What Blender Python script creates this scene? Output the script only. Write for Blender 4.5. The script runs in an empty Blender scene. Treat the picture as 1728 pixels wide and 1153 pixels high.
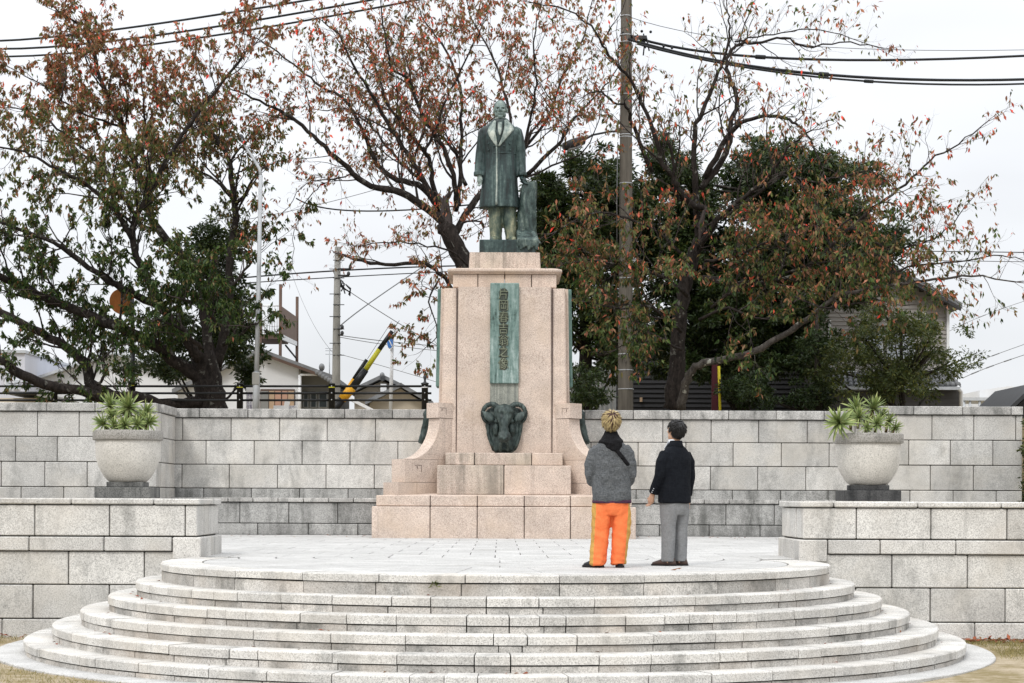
import bpy, bmesh, math, random
import numpy as np
from mathutils import Vector, Matrix, noise, Euler

random.seed(7)
RNG = np.random.default_rng(11)
scene = bpy.context.scene
COL = scene.collection
PI = math.pi

# ------------------------------------------------------------------ camera
F, PX, PY, ROLL, CZ = 3085.0, 844.0, 843.0, 0.0042, 1.70
cam_d = bpy.data.cameras.new('camera')
cam = bpy.data.objects.new('camera', cam_d)
COL.objects.link(cam)
cam_d.sensor_width = 36.0
cam_d.lens = F / 1728 * 36.0
cam_d.shift_x = (864 - PX) / 1728
cam_d.shift_y = (PY - 576.5) / 1728
cam_d.clip_end = 3000
cam.location = (0, 0, CZ)
cam.rotation_euler = (Matrix.Rotation(PI / 2, 3, 'X') @ Matrix.Rotation(ROLL, 3, 'Z')).to_euler()
scene.camera = cam

# ------------------------------------------------------------------ sky and sun (overcast)
SUN_EL, SUN_AZ = math.radians(46), math.radians(205)     # soft sun high behind the camera, a little to its left
world = bpy.data.worlds.new('World')
scene.world = world
world.use_nodes = True
wn, wl = world.node_tree.nodes, world.node_tree.links
wn.clear()
w_out = wn.new('ShaderNodeOutputWorld')
w_bg = wn.new('ShaderNodeBackground')
w_sky = wn.new('ShaderNodeTexSky')
w_sky.sky_type = 'NISHITA'
w_sky.sun_disc = False
w_sky.sun_elevation = SUN_EL
w_sky.sun_rotation = SUN_AZ
w_tc = wn.new('ShaderNodeTexCoord')
w_sep = wn.new('ShaderNodeSeparateXYZ')
w_pow = wn.new('ShaderNodeMath'); w_pow.operation = 'POWER'; w_pow.inputs[1].default_value = 1.35
w_max = wn.new('ShaderNodeMath'); w_max.operation = 'MAXIMUM'; w_max.inputs[1].default_value = 0.0
w_ma = wn.new('ShaderNodeMath'); w_ma.operation = 'MULTIPLY_ADD'; w_ma.inputs[1].default_value = 13.5; w_ma.inputs[2].default_value = 8.6
w_map = wn.new('ShaderNodeMapping'); w_map.inputs['Scale'].default_value = (1.6, 1.6, 5.0)
w_noise = wn.new('ShaderNodeTexNoise'); w_noise.inputs['Scale'].default_value = 1.7; w_noise.inputs['Detail'].default_value = 4
w_mr = wn.new('ShaderNodeMapRange')
w_mr.inputs['From Min'].default_value = 0.3; w_mr.inputs['From Max'].default_value = 0.7
w_mr.inputs['To Min'].default_value = 0.86; w_mr.inputs['To Max'].default_value = 1.06
w_mul = wn.new('ShaderNodeMath'); w_mul.operation = 'MULTIPLY'
w_tint = wn.new('ShaderNodeVectorMath'); w_tint.operation = 'SCALE'
w_tint.inputs[0].default_value = (0.965, 0.985, 1.02)
w_mix = wn.new('ShaderNodeMix'); w_mix.data_type = 'RGBA'; w_mix.inputs['Factor'].default_value = 0.94
wl.new(w_tc.outputs['Generated'], w_sep.inputs[0])
wl.new(w_sep.outputs['Z'], w_max.inputs[0])
wl.new(w_max.outputs[0], w_pow.inputs[0])
wl.new(w_pow.outputs[0], w_ma.inputs[0])
wl.new(w_tc.outputs['Generated'], w_map.inputs[0])
wl.new(w_map.outputs[0], w_noise.inputs['Vector'])
wl.new(w_noise.outputs['Fac'], w_mr.inputs['Value'])
wl.new(w_ma.outputs[0], w_mul.inputs[0])
wl.new(w_mr.outputs[0], w_mul.inputs[1])
wl.new(w_mul.outputs[0], w_tint.inputs['Scale'])
wl.new(w_sky.outputs[0], w_mix.inputs[6])
wl.new(w_tint.outputs[0], w_mix.inputs[7])
wl.new(w_mix.outputs[2], w_bg.inputs['Color'])
w_bg.inputs['Strength'].default_value = 0.1
wl.new(w_bg.outputs[0], w_out.inputs[0])

sun_d = bpy.data.lights.new('sun', 'SUN')
sun_d.energy = 1.5
sun_d.angle = math.radians(13)
sun_d.color = (1.0, 0.965, 0.92)
sun = bpy.data.objects.new('sun', sun_d)
COL.objects.link(sun)
# direction to the sun: behind the camera (-Y) and to the left (-X)
_sd = Vector((-0.42 * math.cos(SUN_EL), -0.9 * math.cos(SUN_EL), math.sin(SUN_EL))).normalized()
sun.rotation_euler = _sd.to_track_quat('Z', 'Y').to_euler()
sun.location = (-12, -15, 30)

vs = scene.view_settings
vs.view_transform = 'Standard'
vs.look = 'None'
vs.exposure = 0.12
vs.gamma = 1.0
vs.use_curve_mapping = False
scene.cycles.max_bounces = 6
scene.cycles.diffuse_bounces = 3
scene.cycles.transparent_max_bounces = 6


def P(px, py, Y):
    """Where the sight line through a photo pixel reaches the depth Y."""
    dx, dy = px - PX, py - PY
    x = dx + ROLL * dy
    y = dy - ROLL * dx
    return Vector((x * Y / F, Y, CZ - y * Y / F))


# ------------------------------------------------------------------ object helpers
def tag(o, label=None, cat=None, group=None, kind=None):
    if label: o['label'] = label
    if cat: o['category'] = cat
    if group: o['group'] = group
    if kind: o['kind'] = kind
    return o


def empty(name, loc, label=None, cat=None, group=None, kind=None, rz=0):
    o = bpy.data.objects.new(name, None)
    COL.objects.link(o)
    o.location = loc
    o.rotation_euler = (0, 0, rz)
    o.empty_display_size = 0.2
    return tag(o, label, cat, group, kind)


def link(name, me, mats=None, parent=None, local=False, label=None, kind=None):
    o = bpy.data.objects.new(name, me)
    COL.objects.link(o)
    if mats is not None:
        if not isinstance(mats, (list, tuple)): mats = [mats]
        if len(me.materials) == 0:
            for m in mats: me.materials.append(m)
    if parent is not None:
        o.parent = parent
        if parent.type == 'EMPTY' and not local:
            o.matrix_parent_inverse = Matrix.LocRotScale(parent.location, parent.rotation_euler, None).inverted()
    return tag(o, label, None, None, kind)


class MB:
    """Collects shapes into one mesh."""
    def __init__(self):
        self.v, self.f, self.m, self.s = [], [], [], []

    def add(self, verts, faces, mi=0, smooth=False):
        b = len(self.v)
        self.v.extend([tuple(p) for p in verts])
        for f in faces:
            self.f.append([i + b for i in f]); self.m.append(mi); self.s.append(smooth)
        return self

    def box(self, x0, x1, y0, y1, z0, z1, c=0.0, mi=0, M=None):
        lo, hi = (min(x0, x1), min(y0, y1), min(z0, z1)), (max(x0, x1), max(y0, y1), max(z0, z1))
        vs, fs = [], []
        if c <= 0:
            for sx in (0, 1):
                for sy in (0, 1):
                    for sz in (0, 1):
                        vs.append(((lo[0], hi[0])[sx], (lo[1], hi[1])[sy], (lo[2], hi[2])[sz]))
            fs = [(0, 1, 3, 2), (4, 6, 7, 5), (0, 4, 5, 1), (2, 3, 7, 6), (0, 2, 6, 4), (1, 5, 7, 3)]
        else:
            c = min(c, 0.45 * min(hi[i] - lo[i] for i in range(3)))
            idx = {}
            for sx in (0, 1):
                for sy in (0, 1):
                    for sz in (0, 1):
                        s = (sx, sy, sz)
                        for a in range(3):
                            q = []
                            for k in range(3):
                                full = hi[k] if s[k] else lo[k]
                                q.append(full if k == a else (full - c if s[k] else full + c))
                            idx[s + (a,)] = len(vs); vs.append(tuple(q))
            for a in range(3):
                b, d = (a + 1) % 3, (a + 2) % 3
                for sa in (0, 1):
                    def key(sb, sd):
                        s = [0, 0, 0]; s[a] = sa; s[b] = sb; s[d] = sd
                        return idx[tuple(s) + (a,)]
                    q = [key(0, 0), key(1, 0), key(1, 1), key(0, 1)]
                    fs.append(q if sa else q[::-1])
                for sb in (0, 1):
                    for sd in (0, 1):
                        def k2(sa, ax):
                            s = [0, 0, 0]; s[a] = sa; s[b] = sb; s[d] = sd
                            return idx[tuple(s) + (ax,)]
                        q = [k2(0, b), k2(1, b), k2(1, d), k2(0, d)]
                        fs.append(q if (sb == sd) else q[::-1])
            for sx in (0, 1):
                for sy in (0, 1):
                    for sz in (0, 1):
                        t = [idx[(sx, sy, sz, k)] for k in range(3)]
                        fs.append(t if (sx + sy + sz) % 2 else t[::-1])
        if M is not None: vs = [tuple(M @ Vector(p)) for p in vs]
        return self.add(vs, fs, mi)

    def tube(self, pts, radii, n=8, mi=0, caps=True, smooth=True, sx=1.0):
        pts = [Vector(p) for p in pts]
        if not isinstance(radii, (list, tuple)): radii = [radii] * len(pts)
        vs, fs = [], []
        up = Vector((0.13, 0.27, 0.95))
        t0 = (pts[1] - pts[0]).normalized()
        u = t0.cross(up)
        if u.length < 1e-3: u = t0.cross(Vector((1, 0, 0)))
        u.normalize()
        for i, p in enumerate(pts):
            if i == 0: t = pts[1] - pts[0]
            elif i == len(pts) - 1: t = pts[-1] - pts[-2]
            else: t = pts[i + 1] - pts[i - 1]
            t.normalize()
            u = (u - t * u.dot(t))
            if u.length < 1e-6: u = t.orthogonal()
            u.normalize()
            w = t.cross(u)
            for k in range(n):
                a = 2 * PI * k / n
                vs.append(tuple(p + (u * math.cos(a) * sx + w * math.sin(a)) * radii[i]))
        for i in range(len(pts) - 1):
            for k in range(n):
                a, b = i * n + k, i * n + (k + 1) % n
                fs.append((a, b, b + n, a + n))
        if caps:
            fs.append(tuple(range(n))[::-1])
            fs.append(tuple(range((len(pts) - 1) * n, len(pts) * n)))
        return self.add(vs, fs, mi, smooth)

    def loft(self, rings, n=20, mi=0, smooth=True, e=2.0, caps=True, M=None):
        """rings: (cx, cy, cz, rx, ry) horizontal ellipses (superellipse exponent e)."""
        vs, fs = [], []
        for (cx, cy, cz, rx, ry) in rings:
            for k in range(n):
                a = 2 * PI * k / n
                ca, sa = math.cos(a), math.sin(a)
                x = math.copysign(abs(ca) ** (2 / e), ca) * rx
                y = math.copysign(abs(sa) ** (2 / e), sa) * ry
                vs.append((cx + x, cy + y, cz))
        for i in range(len(rings) - 1):
            for k in range(n):
                a, b = i * n + k, i * n + (k + 1) % n
                fs.append((a, b, b + n, a + n))
        if caps:
            fs.append(tuple(range(n))[::-1])
            fs.append(tuple(range((len(rings) - 1) * n, len(rings) * n)))
        if M is not None: vs = [tuple(M @ Vector(p)) for p in vs]
        return self.add(vs, fs, mi, smooth)

    def lathe(self, prof, cx=0, cy=0, n=40, mi=0, smooth=True, caps=True):
        return self.loft([(cx, cy, z, r, r) for r, z in prof], n, mi, smooth, 2.0, caps)

    def ball(self, c, r, rot=None, n=12, mi=0):
        if not isinstance(r, (list, tuple)): r = (r, r, r)
        vs, fs = [], []
        R = Euler(rot).to_matrix() if rot else None
        m = max(6, n // 2 + 2)
        vs.append((0, 0, -1))
        for i in range(1, m):
            ph = -PI / 2 + PI * i / m
            for k in range(n):
                a = 2 * PI * k / n
                vs.append((math.cos(ph) * math.cos(a), math.cos(ph) * math.sin(a), math.sin(ph)))
        vs.append((0, 0, 1))
        for k in range(n):
            fs.append((0, 1 + (k + 1) % n, 1 + k))
            fs.append((len(vs) - 1, 1 + (m - 2) * n + k, 1 + (m - 2) * n + (k + 1) % n))
        for i in range(m - 2):
            for k in range(n):
                a, b = 1 + i * n + k, 1 + i * n + (k + 1) % n
                fs.append((a, b, b + n, a + n))
        out = []
        for p in vs:
            q = Vector((p[0] * r[0], p[1] * r[1], p[2] * r[2]))
            if R: q = R @ q
            out.append(tuple(q + Vector(c)))
        return self.add(out, fs, mi, True)

    def prism(self, poly, d0, d1, mi=0, smooth=False):
        """poly: 3-D points of a planar outline; extruded by vectors d0..d1."""
        n = len(poly)
        vs = [tuple(Vector(p) + Vector(d0)) for p in poly] + [tuple(Vector(p) + Vector(d1)) for p in poly]
        fs = [tuple(range(n))[::-1], tuple(range(n, 2 * n))]
        for k in range(n):
            fs.append((k, (k + 1) % n, n + (k + 1) % n, n + k))
        return self.add(vs, fs, mi, smooth)

    def mesh(self, name, fix=True):
        me = bpy.data.meshes.new(name)
        me.from_pydata(self.v, [], self.f)
        if any(self.m): me.polygons.foreach_set('material_index', self.m)
        if any(self.s): me.polygons.foreach_set('use_smooth', self.s)
        if fix and len(self.f) < 20000:
            bm = bmesh.new(); bm.from_mesh(me)
            bmesh.ops.recalc_face_normals(bm, faces=bm.faces)
            bm.to_mesh(me); bm.free()
        me.update()
        return me

    def build(self, name, mats, parent=None, local=False, label=None, kind=None):
        return link(name, self.mesh(name), mats, parent, local, label, kind)


def remesh(mb, voxel, smooth=4, fac=0.5, name='body'):
    """Union of the collected closed shapes as one continuous surface."""
    me = mb.mesh('tmp')
    o = bpy.data.objects.new('tmp', me)
    COL.objects.link(o)
    m = o.modifiers.new('r', 'REMESH'); m.mode = 'VOXEL'; m.voxel_size = voxel; m.use_smooth_shade = True
    if smooth:
        s = o.modifiers.new('s', 'SMOOTH'); s.iterations = smooth; s.factor = fac
    dg = bpy.context.evaluated_depsgraph_get()
    dg.update()
    out = bpy.data.meshes.new_from_object(o.evaluated_get(dg))
    bpy.data.objects.remove(o)
    bpy.data.meshes.remove(me)
    out.name = name
    out.materials.clear()
    return out


def wrinkle(me, amp, scale, stretch=(1, 1, 1), seed=0.0):
    n = len(me.vertices)
    co = np.empty(n * 3, np.float32); me.vertices.foreach_get('co', co); co = co.reshape(-1, 3)
    no = np.empty(n * 3, np.float32); me.vertices.foreach_get('normal', no); no = no.reshape(-1, 3)
    for i in range(n):
        p = Vector((co[i, 0] * scale * stretch[0] + seed, co[i, 1] * scale * stretch[1], co[i, 2] * scale * stretch[2]))
        h = noise.noise(p) + 0.5 * noise.noise(p * 2.1)
        co[i] += no[i] * (h * amp)
    me.vertices.foreach_set('co', co.ravel())
    me.update()


def text_mesh(body, size, extrude, line=1.0, name='lettering'):
    c = bpy.data.curves.new('t', 'FONT')
    c.body = body
    c.size = size
    c.extrude = extrude
    c.align_x = 'CENTER'
    c.align_y = 'CENTER'
    c.space_line = line
    o = bpy.data.objects.new('t', c)
    COL.objects.link(o)
    dg = bpy.context.evaluated_depsgraph_get(); dg.update()
    me = bpy.data.meshes.new_from_object(o.evaluated_get(dg))
    bpy.data.objects.remove(o)
    me.materials.clear()
    me.name = name
    return me


# ------------------------------------------------------------------ materials
def newmat(name, col=(0.5, 0.5, 0.5), rough=0.8, spec=0.3, metal=0.0):
    m = bpy.data.materials.new(name)
    m.use_nodes = True
    nt = m.node_tree
    b = nt.nodes['Principled BSDF']
    b.inputs['Base Color'].default_value = (*col, 1)
    b.inputs['Roughness'].default_value = rough
    b.inputs['Specular IOR Level'].default_value = spec
    b.inputs['Metallic'].default_value = metal
    return m, nt, b


class G:
    """Small node-graph builder."""
    def __init__(self, nt): self.nt = nt

    def node(self, t, **kw):
        n = self.nt.nodes.new(t)
        for k, v in kw.items(): setattr(n, k, v)
        return n

    def l(self, a, b): self.nt.links.new(a, b)

    def pos(self, scale=(1, 1, 1), obj=False):
        if obj: src = self.node('ShaderNodeTexCoord').outputs['Object']
        else: src = self.node('ShaderNodeNewGeometry').outputs['Position']
        mp = self.node('ShaderNodeMapping')
        mp.inputs['Scale'].default_value = scale
        self.l(src, mp.inputs[0])
        return mp.outputs[0]

    def noise(self, vec, scale, detail=3, rough=0.55, dist=0.0):
        n = self.node('ShaderNodeTexNoise')
        n.inputs['Scale'].default_value = scale
        n.inputs['Detail'].default_value = detail
        n.inputs['Roughness'].default_value = rough
        n.inputs['Distortion'].default_value = dist
        if vec is not None: self.l(vec, n.inputs['Vector'])
        return n.outputs['Fac']

    def mr(self, val, a, b, c=0.0, d=1.0, smooth=False):
        n = self.node('ShaderNodeMapRange')
        if smooth: n.interpolation_type = 'SMOOTHSTEP'
        n.inputs['From Min'].default_value = a; n.inputs['From Max'].default_value = b
        n.inputs['To Min'].default_value = c; n.inputs['To Max'].default_value = d
        self.l(val, n.inputs['Value'])
        return n.outputs[0]

    def mix(self, fac, a, b, mode='MIX'):
        n = self.node('ShaderNodeMix', data_type='RGBA', blend_type=mode)
        for sock, v in ((n.inputs['Factor'], fac), (n.inputs[6], a), (n.inputs[7], b)):
            if isinstance(v, (int, float)): sock.default_value = v
            elif isinstance(v, tuple): sock.default_value = (*v, 1)
            else: self.l(v, sock)
        return n.outputs[2]

    def math(self, op, a, b):
        n = self.node('ShaderNodeMath', operation=op)
        for s, v in ((n.inputs[0], a), (n.inputs[1], b)):
            if isinstance(v, (int, float)): s.default_value = v
            else: self.l(v, s)
        return n.outputs[0]

    def ramp(self, fac, stops, interp='LINEAR'):
        n = self.node('ShaderNodeValToRGB')
        r = n.color_ramp
        r.interpolation = interp
        while len(r.elements) > 1: r.elements.remove(r.elements[-1])
        r.elements[0].position = stops[0][0]; r.elements[0].color = (*stops[0][1], 1)
        for p, c in stops[1:]:
            e = r.elements.new(p); e.color = (*c, 1)
        self.l(fac, n.inputs[0])
        return n.outputs[0]

    def bump(self, h, strength, dist, bsdf):
        n = self.node('ShaderNodeBump')
        n.inputs['Strength'].default_value = strength
        n.inputs['Distance'].default_value = dist
        self.l(h, n.inputs['Height'])
        self.l(n.outputs[0], bsdf.inputs['Normal'])


def granite(name, col, speck, stain=0.5, stain_col=(0.09, 0.092, 0.085), warm=None, tone=(0.86, 1.08), grain=62, streak=(2.6, 2.6, 0.42), lo=0.52):
    m, nt, b = newmat(name, col, 0.86, 0.25)
    g = G(nt)
    p = g.pos()
    sp = g.noise(p, grain, 2.5, 0.7)
    c = g.mix(g.mr(sp, 0.40, 0.54), speck, col)
    sp2 = g.noise(p, grain * 2.6, 1.0, 0.5)
    c = g.mix(g.mr(sp2, 0.58, 0.70, 0, 0.5), c, tuple(min(1, x * 1.35) for x in col))
    sp3 = g.noise(p, grain * 1.7, 1.0, 0.5)
    c = g.mix(g.mr(sp3, 0.62, 0.69, 0, 0.8), c, tuple(x * 0.35 for x in speck))
    if warm:
        c = g.mix(g.mr(g.noise(p, 1.1, 3, 0.6), 0.46, 0.68, 0, 0.55), c, warm, 'MIX')
    info = g.node('ShaderNodeObjectInfo')
    t = g.mr(info.outputs['Random'], 0, 1, tone[0], tone[1])
    mot = g.mr(g.noise(p, 2.3, 5, 0.65), 0.25, 0.75, 0.80, 1.14)
    tm = g.math('MULTIPLY', t, mot)
    c = g.mix(1.0, c, tm, 'MULTIPLY')
    if stain:
        st = g.noise(g.pos(streak), 1.0, 6, 0.66, 0.4)
        fine = g.noise(p, 9, 4, 0.7)
        st2 = g.math('ADD', g.math('MULTIPLY', st, 0.78), g.math('MULTIPLY', fine, 0.22))
        c = g.mix(g.mr(st2, lo, lo + 0.17, 0, stain), c, stain_col)
    g.l(c, b.inputs['Base Color'])
    g.bump(g.math('ADD', sp, g.math('MULTIPLY', sp2, 0.5)), 0.35, 0.004, b)
    return m


M = {}
M['granite'] = granite('grey_granite', (0.67, 0.655, 0.62), (0.45, 0.44, 0.415), 0.52, tone=(0.80, 1.07), lo=0.51, streak=(2.2, 2.2, 0.75), warm=(0.60, 0.56, 0.49))
M['granite_clean'] = granite('pale_granite', (0.67, 0.655, 0.62), (0.45, 0.435, 0.41), 0.52, lo=0.525, warm=(0.56, 0.52, 0.46), tone=(0.86, 1.06))
M['riser'] = granite('riser_granite', (0.64, 0.615, 0.575), (0.42, 0.40, 0.37), 0.8, lo=0.49, warm=(0.47, 0.40, 0.33), tone=(0.70, 1.05), streak=(1.6, 1.6, 1.2))
M['cap'] = granite('cap_granite', (0.62, 0.605, 0.575), (0.34, 0.335, 0.32), 0.78, tone=(0.78, 1.05), lo=0.47, streak=(3.2, 3.2, 1.1))
M['plinth'] = granite('plinth_granite', (0.54, 0.535, 0.515), (0.29, 0.29, 0.28), 0.78, tone=(0.72, 1.05), lo=0.45)
M['tread'] = granite('tread_granite', (0.53, 0.525, 0.51), (0.40, 0.395, 0.38), 0.55, lo=0.55, tone=(0.93, 1.05), streak=(0.9, 0.9, 0.9), stain_col=(0.25, 0.24, 0.21))
M['pink'] = granite('pink_granite', (0.66, 0.555, 0.475), (0.44, 0.34, 0.285), 0.45, warm=(0.55, 0.43, 0.33), tone=(0.92, 1.05), lo=0.55, stain_col=(0.22, 0.175, 0.15), streak=(4.5, 4.5, 0.3), grain=58)
M['pink_stained'] = granite('stained_pink_granite', (0.62, 0.525, 0.45), (0.38, 0.295, 0.245), 0.7, warm=(0.48, 0.43, 0.34), tone=(0.92, 1.04), lo=0.47, stain_col=(0.17, 0.15, 0.125), streak=(7, 7, 0.25), grain=58)
M['planter'] = granite('pale_planter_stone', (0.62, 0.595, 0.55), (0.49, 0.47, 0.43), 0.4, grain=60, tone=(0.97, 1.02), lo=0.53, streak=(6, 6, 0.5), stain_col=(0.30, 0.28, 0.25))
M['planter_rim'] = granite('weathered_planter_rim', (0.36, 0.345, 0.32), (0.22, 0.21, 0.19), 0.4, grain=60, tone=(0.97, 1.02))
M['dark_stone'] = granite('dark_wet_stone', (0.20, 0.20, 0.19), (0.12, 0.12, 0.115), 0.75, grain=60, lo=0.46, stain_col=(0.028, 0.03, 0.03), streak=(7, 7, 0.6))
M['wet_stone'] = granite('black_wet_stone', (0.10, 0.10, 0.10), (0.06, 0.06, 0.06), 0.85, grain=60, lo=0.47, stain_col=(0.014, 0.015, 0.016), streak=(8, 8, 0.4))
M['mortar'] = newmat('dirty_joint', (0.05, 0.048, 0.042), 0.95, 0.1)[0]
M['mortar_pale'] = newmat('pale_joint', (0.15, 0.145, 0.13), 0.95, 0.1)[0]
M['mortar_pink'] = newmat('brown_joint', (0.085, 0.06, 0.055), 0.95, 0.1)[0]


def bronze(name, dark, mid, pale, bias=0.5, streak=(7, 7, 0.7)):
    m, nt, b = newmat(name, mid, 0.55, 0.4)
    g = G(nt)
    a = g.noise(g.pos(streak), 1.0, 6, 0.68, 0.5)
    f = g.noise(g.pos(), 13, 5, 0.7)
    v = g.math('ADD', g.math('MULTIPLY', a, 0.72), g.math('MULTIPLY', f, 0.28))
    v = g.math('ADD', v, bias - 0.5)
    c = g.ramp(v, [(0.36, dark), (0.46, mid), (0.53, tuple(0.75 * x + 0.25 * y for x, y in zip(mid, pale))), (0.64, pale)])
    g.l(c, b.inputs['Base Color'])
    g.l(g.mr(v, 0.3, 0.75, 0.42, 0.85), b.inputs['Roughness'])
    g.bump(f, 0.25, 0.01, b)
    return m


M['bronze'] = bronze('green_bronze', (0.009, 0.015, 0.015), (0.022, 0.043, 0.042), (0.14, 0.20, 0.185), 0.455)
M['bronze_pale'] = bronze('pale_patina', (0.03, 0.05, 0.047), (0.19, 0.235, 0.215), (0.48, 0.51, 0.45), 0.505, streak=(9, 9, 2.0))
M['bronze_head'] = bronze('grey_patina', (0.05, 0.08, 0.075), (0.16, 0.215, 0.20), (0.36, 0.41, 0.37), 0.5)
M['bronze_hair'] = bronze('hair_bronze', (0.02, 0.03, 0.03), (0.06, 0.09, 0.088), (0.22, 0.27, 0.25), 0.47)
M['bronze_drape'] = bronze('streaked_drape_bronze', (0.014, 0.022, 0.020), (0.034, 0.058, 0.054), (0.22, 0.27, 0.235), 0.47, streak=(8, 8, 3))
M['bronze_trouser'] = bronze('ochre_patina', (0.025, 0.045, 0.04), (0.085, 0.112, 0.082), (0.38, 0.36, 0.23), 0.475, streak=(5, 5, 1.5))
M['bronze_ram'] = bronze('dark_bronze', (0.010, 0.015, 0.014), (0.022, 0.036, 0.033), (0.13, 0.165, 0.15), 0.48, streak=(8, 8, 2.5))
M['plaque'] = bronze('plaque_patina', (0.022, 0.04, 0.032), (0.115, 0.185, 0.165), (0.33, 0.41, 0.385), 0.50, streak=(11, 11, 1.6))
M['letter_stroke'] = bronze('letter_stroke_bronze', (0.06, 0.07, 0.045), (0.13, 0.145, 0.095), (0.25, 0.27, 0.20), 0.5)
M['letter'] = bronze('letter_bronze', (0.018, 0.026, 0.02), (0.05, 0.06, 0.045), (0.15, 0.14, 0.09), 0.45)
M['plaque_side'] = bronze('side_plaque_patina', (0.03, 0.05, 0.045), (0.10, 0.19, 0.165), (0.28, 0.38, 0.34), 0.5)


def bark(name, col, dark, lichen=0.35):
    m, nt, b = newmat(name, col, 0.9, 0.15)
    g = G(nt)
    p = g.pos()
    n1 = g.noise(g.pos((1, 1, 0.5)), 14, 5, 0.7, 0.6)
    c = g.mix(g.mr(n1, 0.35, 0.65), dark, col)
    li = g.noise(p, 5.5, 4, 0.62)
    c = g.mix(g.mr(li, 0.60, 0.66, 0, lichen), c, (0.33, 0.33, 0.29))
    g.l(c, b.inputs['Base Color'])
    g.bump(n1, 0.8, 0.03, b)
    return m


M['bark'] = bark('cherry_bark', (0.045, 0.037, 0.033), (0.012, 0.010, 0.009))
M['bark_dark'] = bark('dark_bark', (0.05, 0.043, 0.037), (0.013, 0.011, 0.01), 0.2)
M['bark_lichen'] = bark('lichen_bark', (0.10, 0.09, 0.08), (0.03, 0.026, 0.023), 0.9)
M['twig'] = newmat('twig_bark', (0.085, 0.07, 0.066), 0.9, 0.1)[0]


def leaf_mat(name, stops, transl=0.3, rough=0.55, vary=0.45):
    m, nt, b = newmat(name, (0.1, 0.1, 0.05), rough, 0.3)
    g = G(nt)
    at = g.node('ShaderNodeAttribute', attribute_name='tint')
    c = g.ramp(at.outputs['Fac'], stops)
    geo = g.node('ShaderNodeNewGeometry')
    k = g.mr(geo.outputs['Random Per Island'], 0, 1, 1 - vary, 1 + vary)
    c = g.mix(1.0, c, k, 'MULTIPLY')
    g.l(c, b.inputs['Base Color'])
    tr = g.node('ShaderNodeBsdfTranslucent')
    g.l(g.mix(1.0, c, (1.2, 1.15, 0.8), 'MULTIPLY'), tr.inputs['Color'])
    mx = g.node('ShaderNodeMixShader')
    mx.inputs[0].default_value = transl
    g.l(b.outputs[0], mx.inputs[1]); g.l(tr.outputs[0], mx.inputs[2])
    out = nt.nodes['Material Output']
    g.l(mx.outputs[0], out.inputs['Surface'])
    return m


CHERRY = [(0.0, (0.020, 0.042, 0.011)), (0.20, (0.042, 0.075, 0.017)), (0.36, (0.085, 0.098, 0.028)), (0.46, (0.14, 0.108, 0.045)), (0.56, (0.18, 0.095, 0.05)),
          (0.70, (0.28, 0.115, 0.07)), (0.84, (0.38, 0.10, 0.06)), (0.93, (0.52, 0.09, 0.05)), (1.0, (0.72, 0.06, 0.04))]
M['cherry_leaf'] = leaf_mat('cherry_leaf', [(p, tuple(x * 1.25 for x in c)) for p, c in CHERRY], 0.36, 0.5, 0.6)
M['evergreen_leaf'] = leaf_mat('evergreen_leaf', [(0, (0.016, 0.030, 0.011)), (0.45, (0.036, 0.060, 0.019)), (0.75, (0.085, 0.105, 0.028)), (1, (0.20, 0.17, 0.05))], 0.25, 0.42, 0.5)
M['bush_leaf'] = leaf_mat('bush_leaf', [(0, (0.025, 0.045, 0.015)), (0.5, (0.065, 0.085, 0.024)), (1, (0.20, 0.18, 0.04))], 0.3, 0.5, 0.45)
M['dry_leaf'] = leaf_mat('fallen_leaf', [(0, (0.16, 0.09, 0.04)), (0.6, (0.22, 0.09, 0.045)), (1, (0.35, 0.06, 0.03))], 0.1, 0.8, 0.4)
M['grass_blade'] = leaf_mat('dry_grass', [(0, (0.10, 0.12, 0.03)), (0.5, (0.22, 0.19, 0.07)), (1, (0.36, 0.29, 0.14))], 0.2, 0.8, 0.35)


def rosette_mat():
    m, nt, b = newmat('spiky_leaf', (0.2, 0.25, 0.08), 0.5, 0.35)
    g = G(nt)
    tc = g.node('ShaderNodeTexCoord')
    sep = g.node('ShaderNodeSeparateXYZ')
    g.l(tc.outputs['Generated'], sep.inputs[0])
    info = g.node('ShaderNodeObjectInfo')
    v = g.math('ADD', g.math('MULTIPLY', sep.outputs['Y'], 0.55), g.math('MULTIPLY', info.outputs['Random'], 0.45))
    c = g.ramp(v, [(0.05, (0.26, 0.27, 0.11)), (0.4, (0.15, 0.21, 0.07)), (0.75, (0.28, 0.34, 0.115)), (0.97, (0.50, 0.50, 0.24))])
    g.l(c, b.inputs['Base Color'])
    return m


M['spiky_leaf'] = rosette_mat()
M['spiky_dry'] = newmat('withered_leaf', (0.20, 0.13, 0.06), 0.8, 0.2)[0]
M['soil'] = newmat('planter_soil', (0.05, 0.04, 0.03), 0.95, 0.1)[0]


def ground_mat():
    m, nt, b = newmat('sandy_ground', (0.4, 0.35, 0.28), 0.95, 0.1)
    g = G(nt)
    p = g.pos()
    n1 = g.noise(p, 0.9, 6, 0.62)
    n2 = g.noise(p, 60, 3, 0.7)
    n3 = g.noise(p, 6, 5, 0.7)
    c = g.mix(g.mr(n2, 0.3, 0.7), (0.30, 0.245, 0.17), (0.46, 0.39, 0.29))
    c = g.mix(g.mr(g.math('ADD', g.math('MULTIPLY', n1, 0.6), g.math('MULTIPLY', n3, 0.4)), 0.44, 0.56, 0, 0.85), c, (0.20, 0.16, 0.075))
    g.l(c, b.inputs['Base Color'])
    g.bump(g.math('ADD', n2, n3), 0.5, 0.015, b)
    return m


M['ground'] = ground_mat()


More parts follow.
